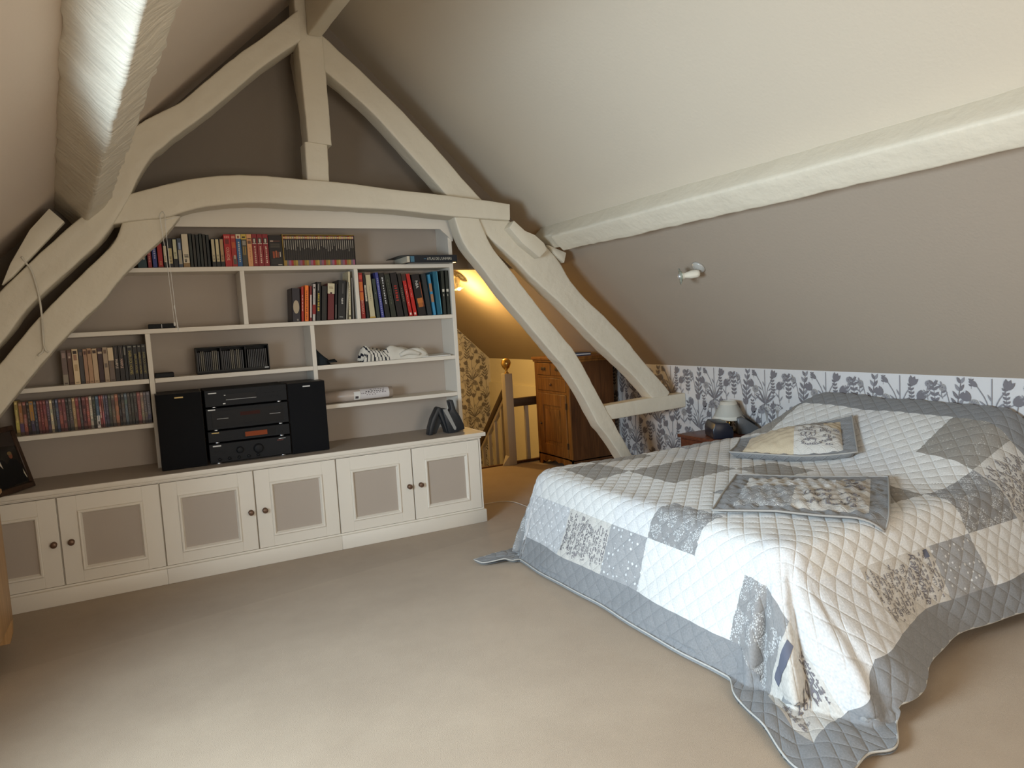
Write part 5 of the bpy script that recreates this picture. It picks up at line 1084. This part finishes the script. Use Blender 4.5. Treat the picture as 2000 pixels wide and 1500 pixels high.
# handwriting printed on the script patches
def scribble(rnd, x0, x1, y, size):
    """pseudo-cursive line as a list of polylines in (x, y)"""
    out = []; x = x0
    while x < x1:
        n = rnd.randint(3, 8); pts = []; yb = y + rnd.uniform(-.1, .1) * size
        for k in range(n):
            hgt = size * rnd.choice((.45, .5, .5, .55, 1.0, 1.15)); dp = -size * (.5 if rnd.random() < .15 else 0); w = size * rnd.uniform(.38, .6)
            for a in np.linspace(0, 2 * math.pi, 8, endpoint=False):
                pts.append((x + w * a / (2 * math.pi) + .28 * size * math.sin(a) * (1.2 if hgt > .8 * size else .7), yb + dp * (a > 4) + hgt * (1 - math.cos(a)) / 2 + .18 * hgt * 0))
            x += w
            if x > x1: break
        if len(pts) > 3: out.append(pts)
        x += size * rnd.uniform(.5, 1.0)
    return out
def ribbons(lines, wid):
    quads = []
    for pts in lines:
        P = [np.array(p) for p in pts]; L, R = [], []
        for k in range(len(P)):
            t = P[min(k + 1, len(P) - 1)] - P[max(k - 1, 0)]; n = np.array([-t[1], t[0]]) / (np.hypot(*t) + 1e-9) * wid * (.6 + .5 * abs(t[1]) / (np.hypot(*t) + 1e-9)) * .5
            L.append(P[k] + n); R.append(P[k] - n)
        quads += [(L[k], L[k + 1], R[k + 1], R[k]) for k in range(len(P) - 1)]
    return quads
def print_quads(name, quads, fn, m, parent, off=.0016):
    A = np.array([[list(p) for p in q] for q in quads], float).reshape(-1, 2)
    P = fn(A[:, 0], A[:, 1], off); n = len(quads)
    o = mesh(name, P.tolist(), [(4 * k, 4 * k + 1, 4 * k + 2, 4 * k + 3) for k in range(n)], m, parent); o['kind'] = 'stuff'
    return o
def script_patch(s0, s1, t0, t1, seed, along, fn, parent, flip=False, big=True, size=.0135):
    rnd = random.Random(seed); lines = []; ext = (s1 - s0) if along == 's' else (t1 - t0); oth = (t1 - t0) if along == 's' else (s1 - s0)
    y = size; row = 0
    while y < oth - size * .8:
        sz = size * (rnd.uniform(1.25, 1.6) if big and row % 4 == 2 else rnd.uniform(.55, .95)); x0 = rnd.uniform(0, .25) * ext; x1 = ext * rnd.uniform(.8, .98)
        for pl_ in scribble(rnd, x0 + .01, x1 - .01, y, sz):
            q = []
            for (a, b) in pl_:
                b = min(max(b, .004), oth - .004); a = min(a, ext - .004)
                if flip: a = ext - a; b = oth - b
                q.append((s0 + a, t0 + b) if along == 's' else (s0 + b, t0 + a))
            lines.append(q)
        y += sz * rnd.uniform(1.35, 1.8); row += 1
    print_quads('printed_script', ribbons(lines, .0021 if size < .03 else .006), fn, M_INK, parent)
def QO(s, t, off): return Q(s, t, off)
script_patch(.15, .42, 1.64, 2.05, 1, 's', QO, ql, True); script_patch(.93, 1.40, .15, .40, 2, 't', QO, ql, True, True, .015); script_patch(.17, .25, .16, .36, 3, 't', QO, ql); script_patch(.36, .415, .16, .34, 14, 't', QO, ql, False, False, .011)
script_patch(2.10, QS - .20, .15, .40, 5, 't', QO, ql, True); script_patch(2.10, QS - .20, .40, .70, 6, 't', QO, ql, True)
def patch_text(txt, s, t, ds, dt, size, m=M_INK):
    """lettering on the quilt: baseline direction ds,dt"""
    TV, TF = text_mesh(txt); d_ = np.array([ds, dt]) / math.hypot(ds, dt); up = np.array([-d_[1], d_[0]])
    A = np.array([[s, t] + d_ * ((v[0] + .35 * v[1]) * size) + up * (v[1] * size) for v in TV]); P = Q(A[:, 0], A[:, 1], .003)
    mesh('printed_lettering', P.tolist(), TF, m, ql)

patch_text('2696', .315, .25, .25, -.12, .075); patch_text('Raymonde', 1.26, .275, 0, -1, .055)
def block(s0, s1, t0, t1):
    grid_mesh('printed_block', s0, s1, t0, t1, M_INKB, ql, lambda s, t: Q(s, t, .002))
block(.24, .38, .360, .385); block(1.345, 1.375, .355, .392)
# ------------------------------------------------------------------ cushion and flat pillow sham, laid on the quilt
def cushion(name, label, quad, puffh, layout, flange, border_m, thick, relief=.004, lift=None):
    """quad in quilt coordinates: near-left, far-left, far-right, near-right"""
    a, b, c, d_ = (np.array(q) for q in quad)
    mid = (a + b + c + d_) / 4; p0 = surf(mid[0], mid[1]); o = tag(empty(name, p0.tolist()), label, 'cushion')
    def st(u, v): # u along near edge (left to right), v towards the far edge
        return (a[0] * (1 - u) * (1 - v) + d_[0] * u * (1 - v) + b[0] * (1 - u) * v + c[0] * u * v, a[1] * (1 - u) * (1 - v) + d_[1] * u * (1 - v) + b[1] * (1 - u) * v + c[1] * u * v)
    def top(u, v, off=0.):
        u = np.asarray(u, float); v = np.asarray(v, float); s, t = st(u, v)
        iu = np.clip((u - flange) / (1 - 2 * flange), 0, 1); iv = np.clip((v - flange) / (1 - 2 * flange), 0, 1)
        hh = puffh * (np.sin(np.pi * iu) * np.sin(np.pi * iv)) ** .55
        rel = relief * (np.sin(u * 41 + 3 * np.sin(v * 9)) * np.sin(v * 37 + 2 * np.sin(u * 11)) + .5 * np.sin(u * 83 + v * 19))
        z = surf(s, t) + snorm(s, t) * .012
        P = z.copy(); P[..., 2] += thick + hh + rel * np.minimum(1, np.minimum(np.minimum(u, 1 - u), np.minimum(v, 1 - v)) * 20) + off
        if lift is not None: P[..., 2] += lift(u, v)
        return P
    for (u0, u1, v0, v1, m) in layout: grid_mesh('panel', u0, u1, v0, v1, m, o, lambda u, v: top(u, v) - p0, .02)
    fl = flange
    for (u0, u1, v0, v1) in ((0, 1, 0, fl), (0, 1, 1 - fl, 1), (0, fl, fl, 1 - fl), (1 - fl, 1, fl, 1 - fl)): grid_mesh('border', u0, u1, v0, v1, border_m, o, lambda u, v: top(u, v) - p0, .02)
    def under(u, v):
        s, t = st(u, v); P = surf(s, t) + snorm(s, t) * .009; k = np.minimum(np.minimum(u, 1 - u), np.minimum(v, 1 - v)); w = (k < 1e-6)[..., None]
        if lift is not None: P[..., 2] += lift(u, v) * .9
        return np.where(w, top(u, v) - np.array([0, 0, .004]), P) - p0
    grid_mesh('underside', 0, 1, 0, 1, border_m, o, under, .05)
    e = [(u, 0) for u in np.linspace(0, 1, 30)] + [(1, v) for v in np.linspace(0, 1, 30)][1:] + [(u, 1) for u in np.linspace(1, 0, 30)][1:] + [(0, v) for v in np.linspace(1, 0, 30)][1:-1]
    pe = top(np.array([p[0] for p in e]), np.array([p[1] for p in e])) - p0; tube('piping', [Vector(p) for p in pe], .005, F_BACK if False else mat('cushion_piping', (.33, .31, .28), .9), o, 6, True)
    return o, (lambda u, v, off: top(u, v, off) - p0)
f1 = .10
c1, t1_ = cushion('cushion', 'plump beige and grey cushion leaning on the pillow end of the bed', [(1.60, 1.90), (1.93, 2.13), (2.31, 1.55), (1.97, 1.26)], .105,
            [(f1, .52, f1, 1 - f1, F_CUSH), (.52, 1 - f1, f1, .62, F_SCR), (.52, .76, .62, 1 - f1, F_TAUPE), (.76, 1 - f1, .62, 1 - f1, F_CUSH)], f1, F_BORD, .034)
script_patch(.54, .89, .12, .60, 9, 's', lambda u, v, off: t1_(u, v, off + .002), c1, False, True, .055)
f2 = .11
c2_, t2_ = cushion('pillow_sham', 'flat empty pillow sham in mixed prints lying in the middle of the quilt', [(.66, 1.05), (1.23, 1.47), (1.76, .93), (1.15, .50)], .030,
            [(f2, .45, f2, .55, F_FLOR), (.45, 1 - f2, f2, .55, F_SHAM), (f2, .40, .55, 1 - f2, F_SCR), (.40, .68, .55, 1 - f2, F_WHITE2), (.68, 1 - f2, .55, 1 - f2, F_SHAM)], f2, F_BORD, .016, .007)
script_patch(.48, .86, .14, .52, 10, 's', lambda u, v, off: t2_(u, v, off + .002), c2_, False, True, .05); script_patch(.70, .88, .56, .86, 12, 's', lambda u, v, off: t2_(u, v, off + .002), c2_, False, False, .04)
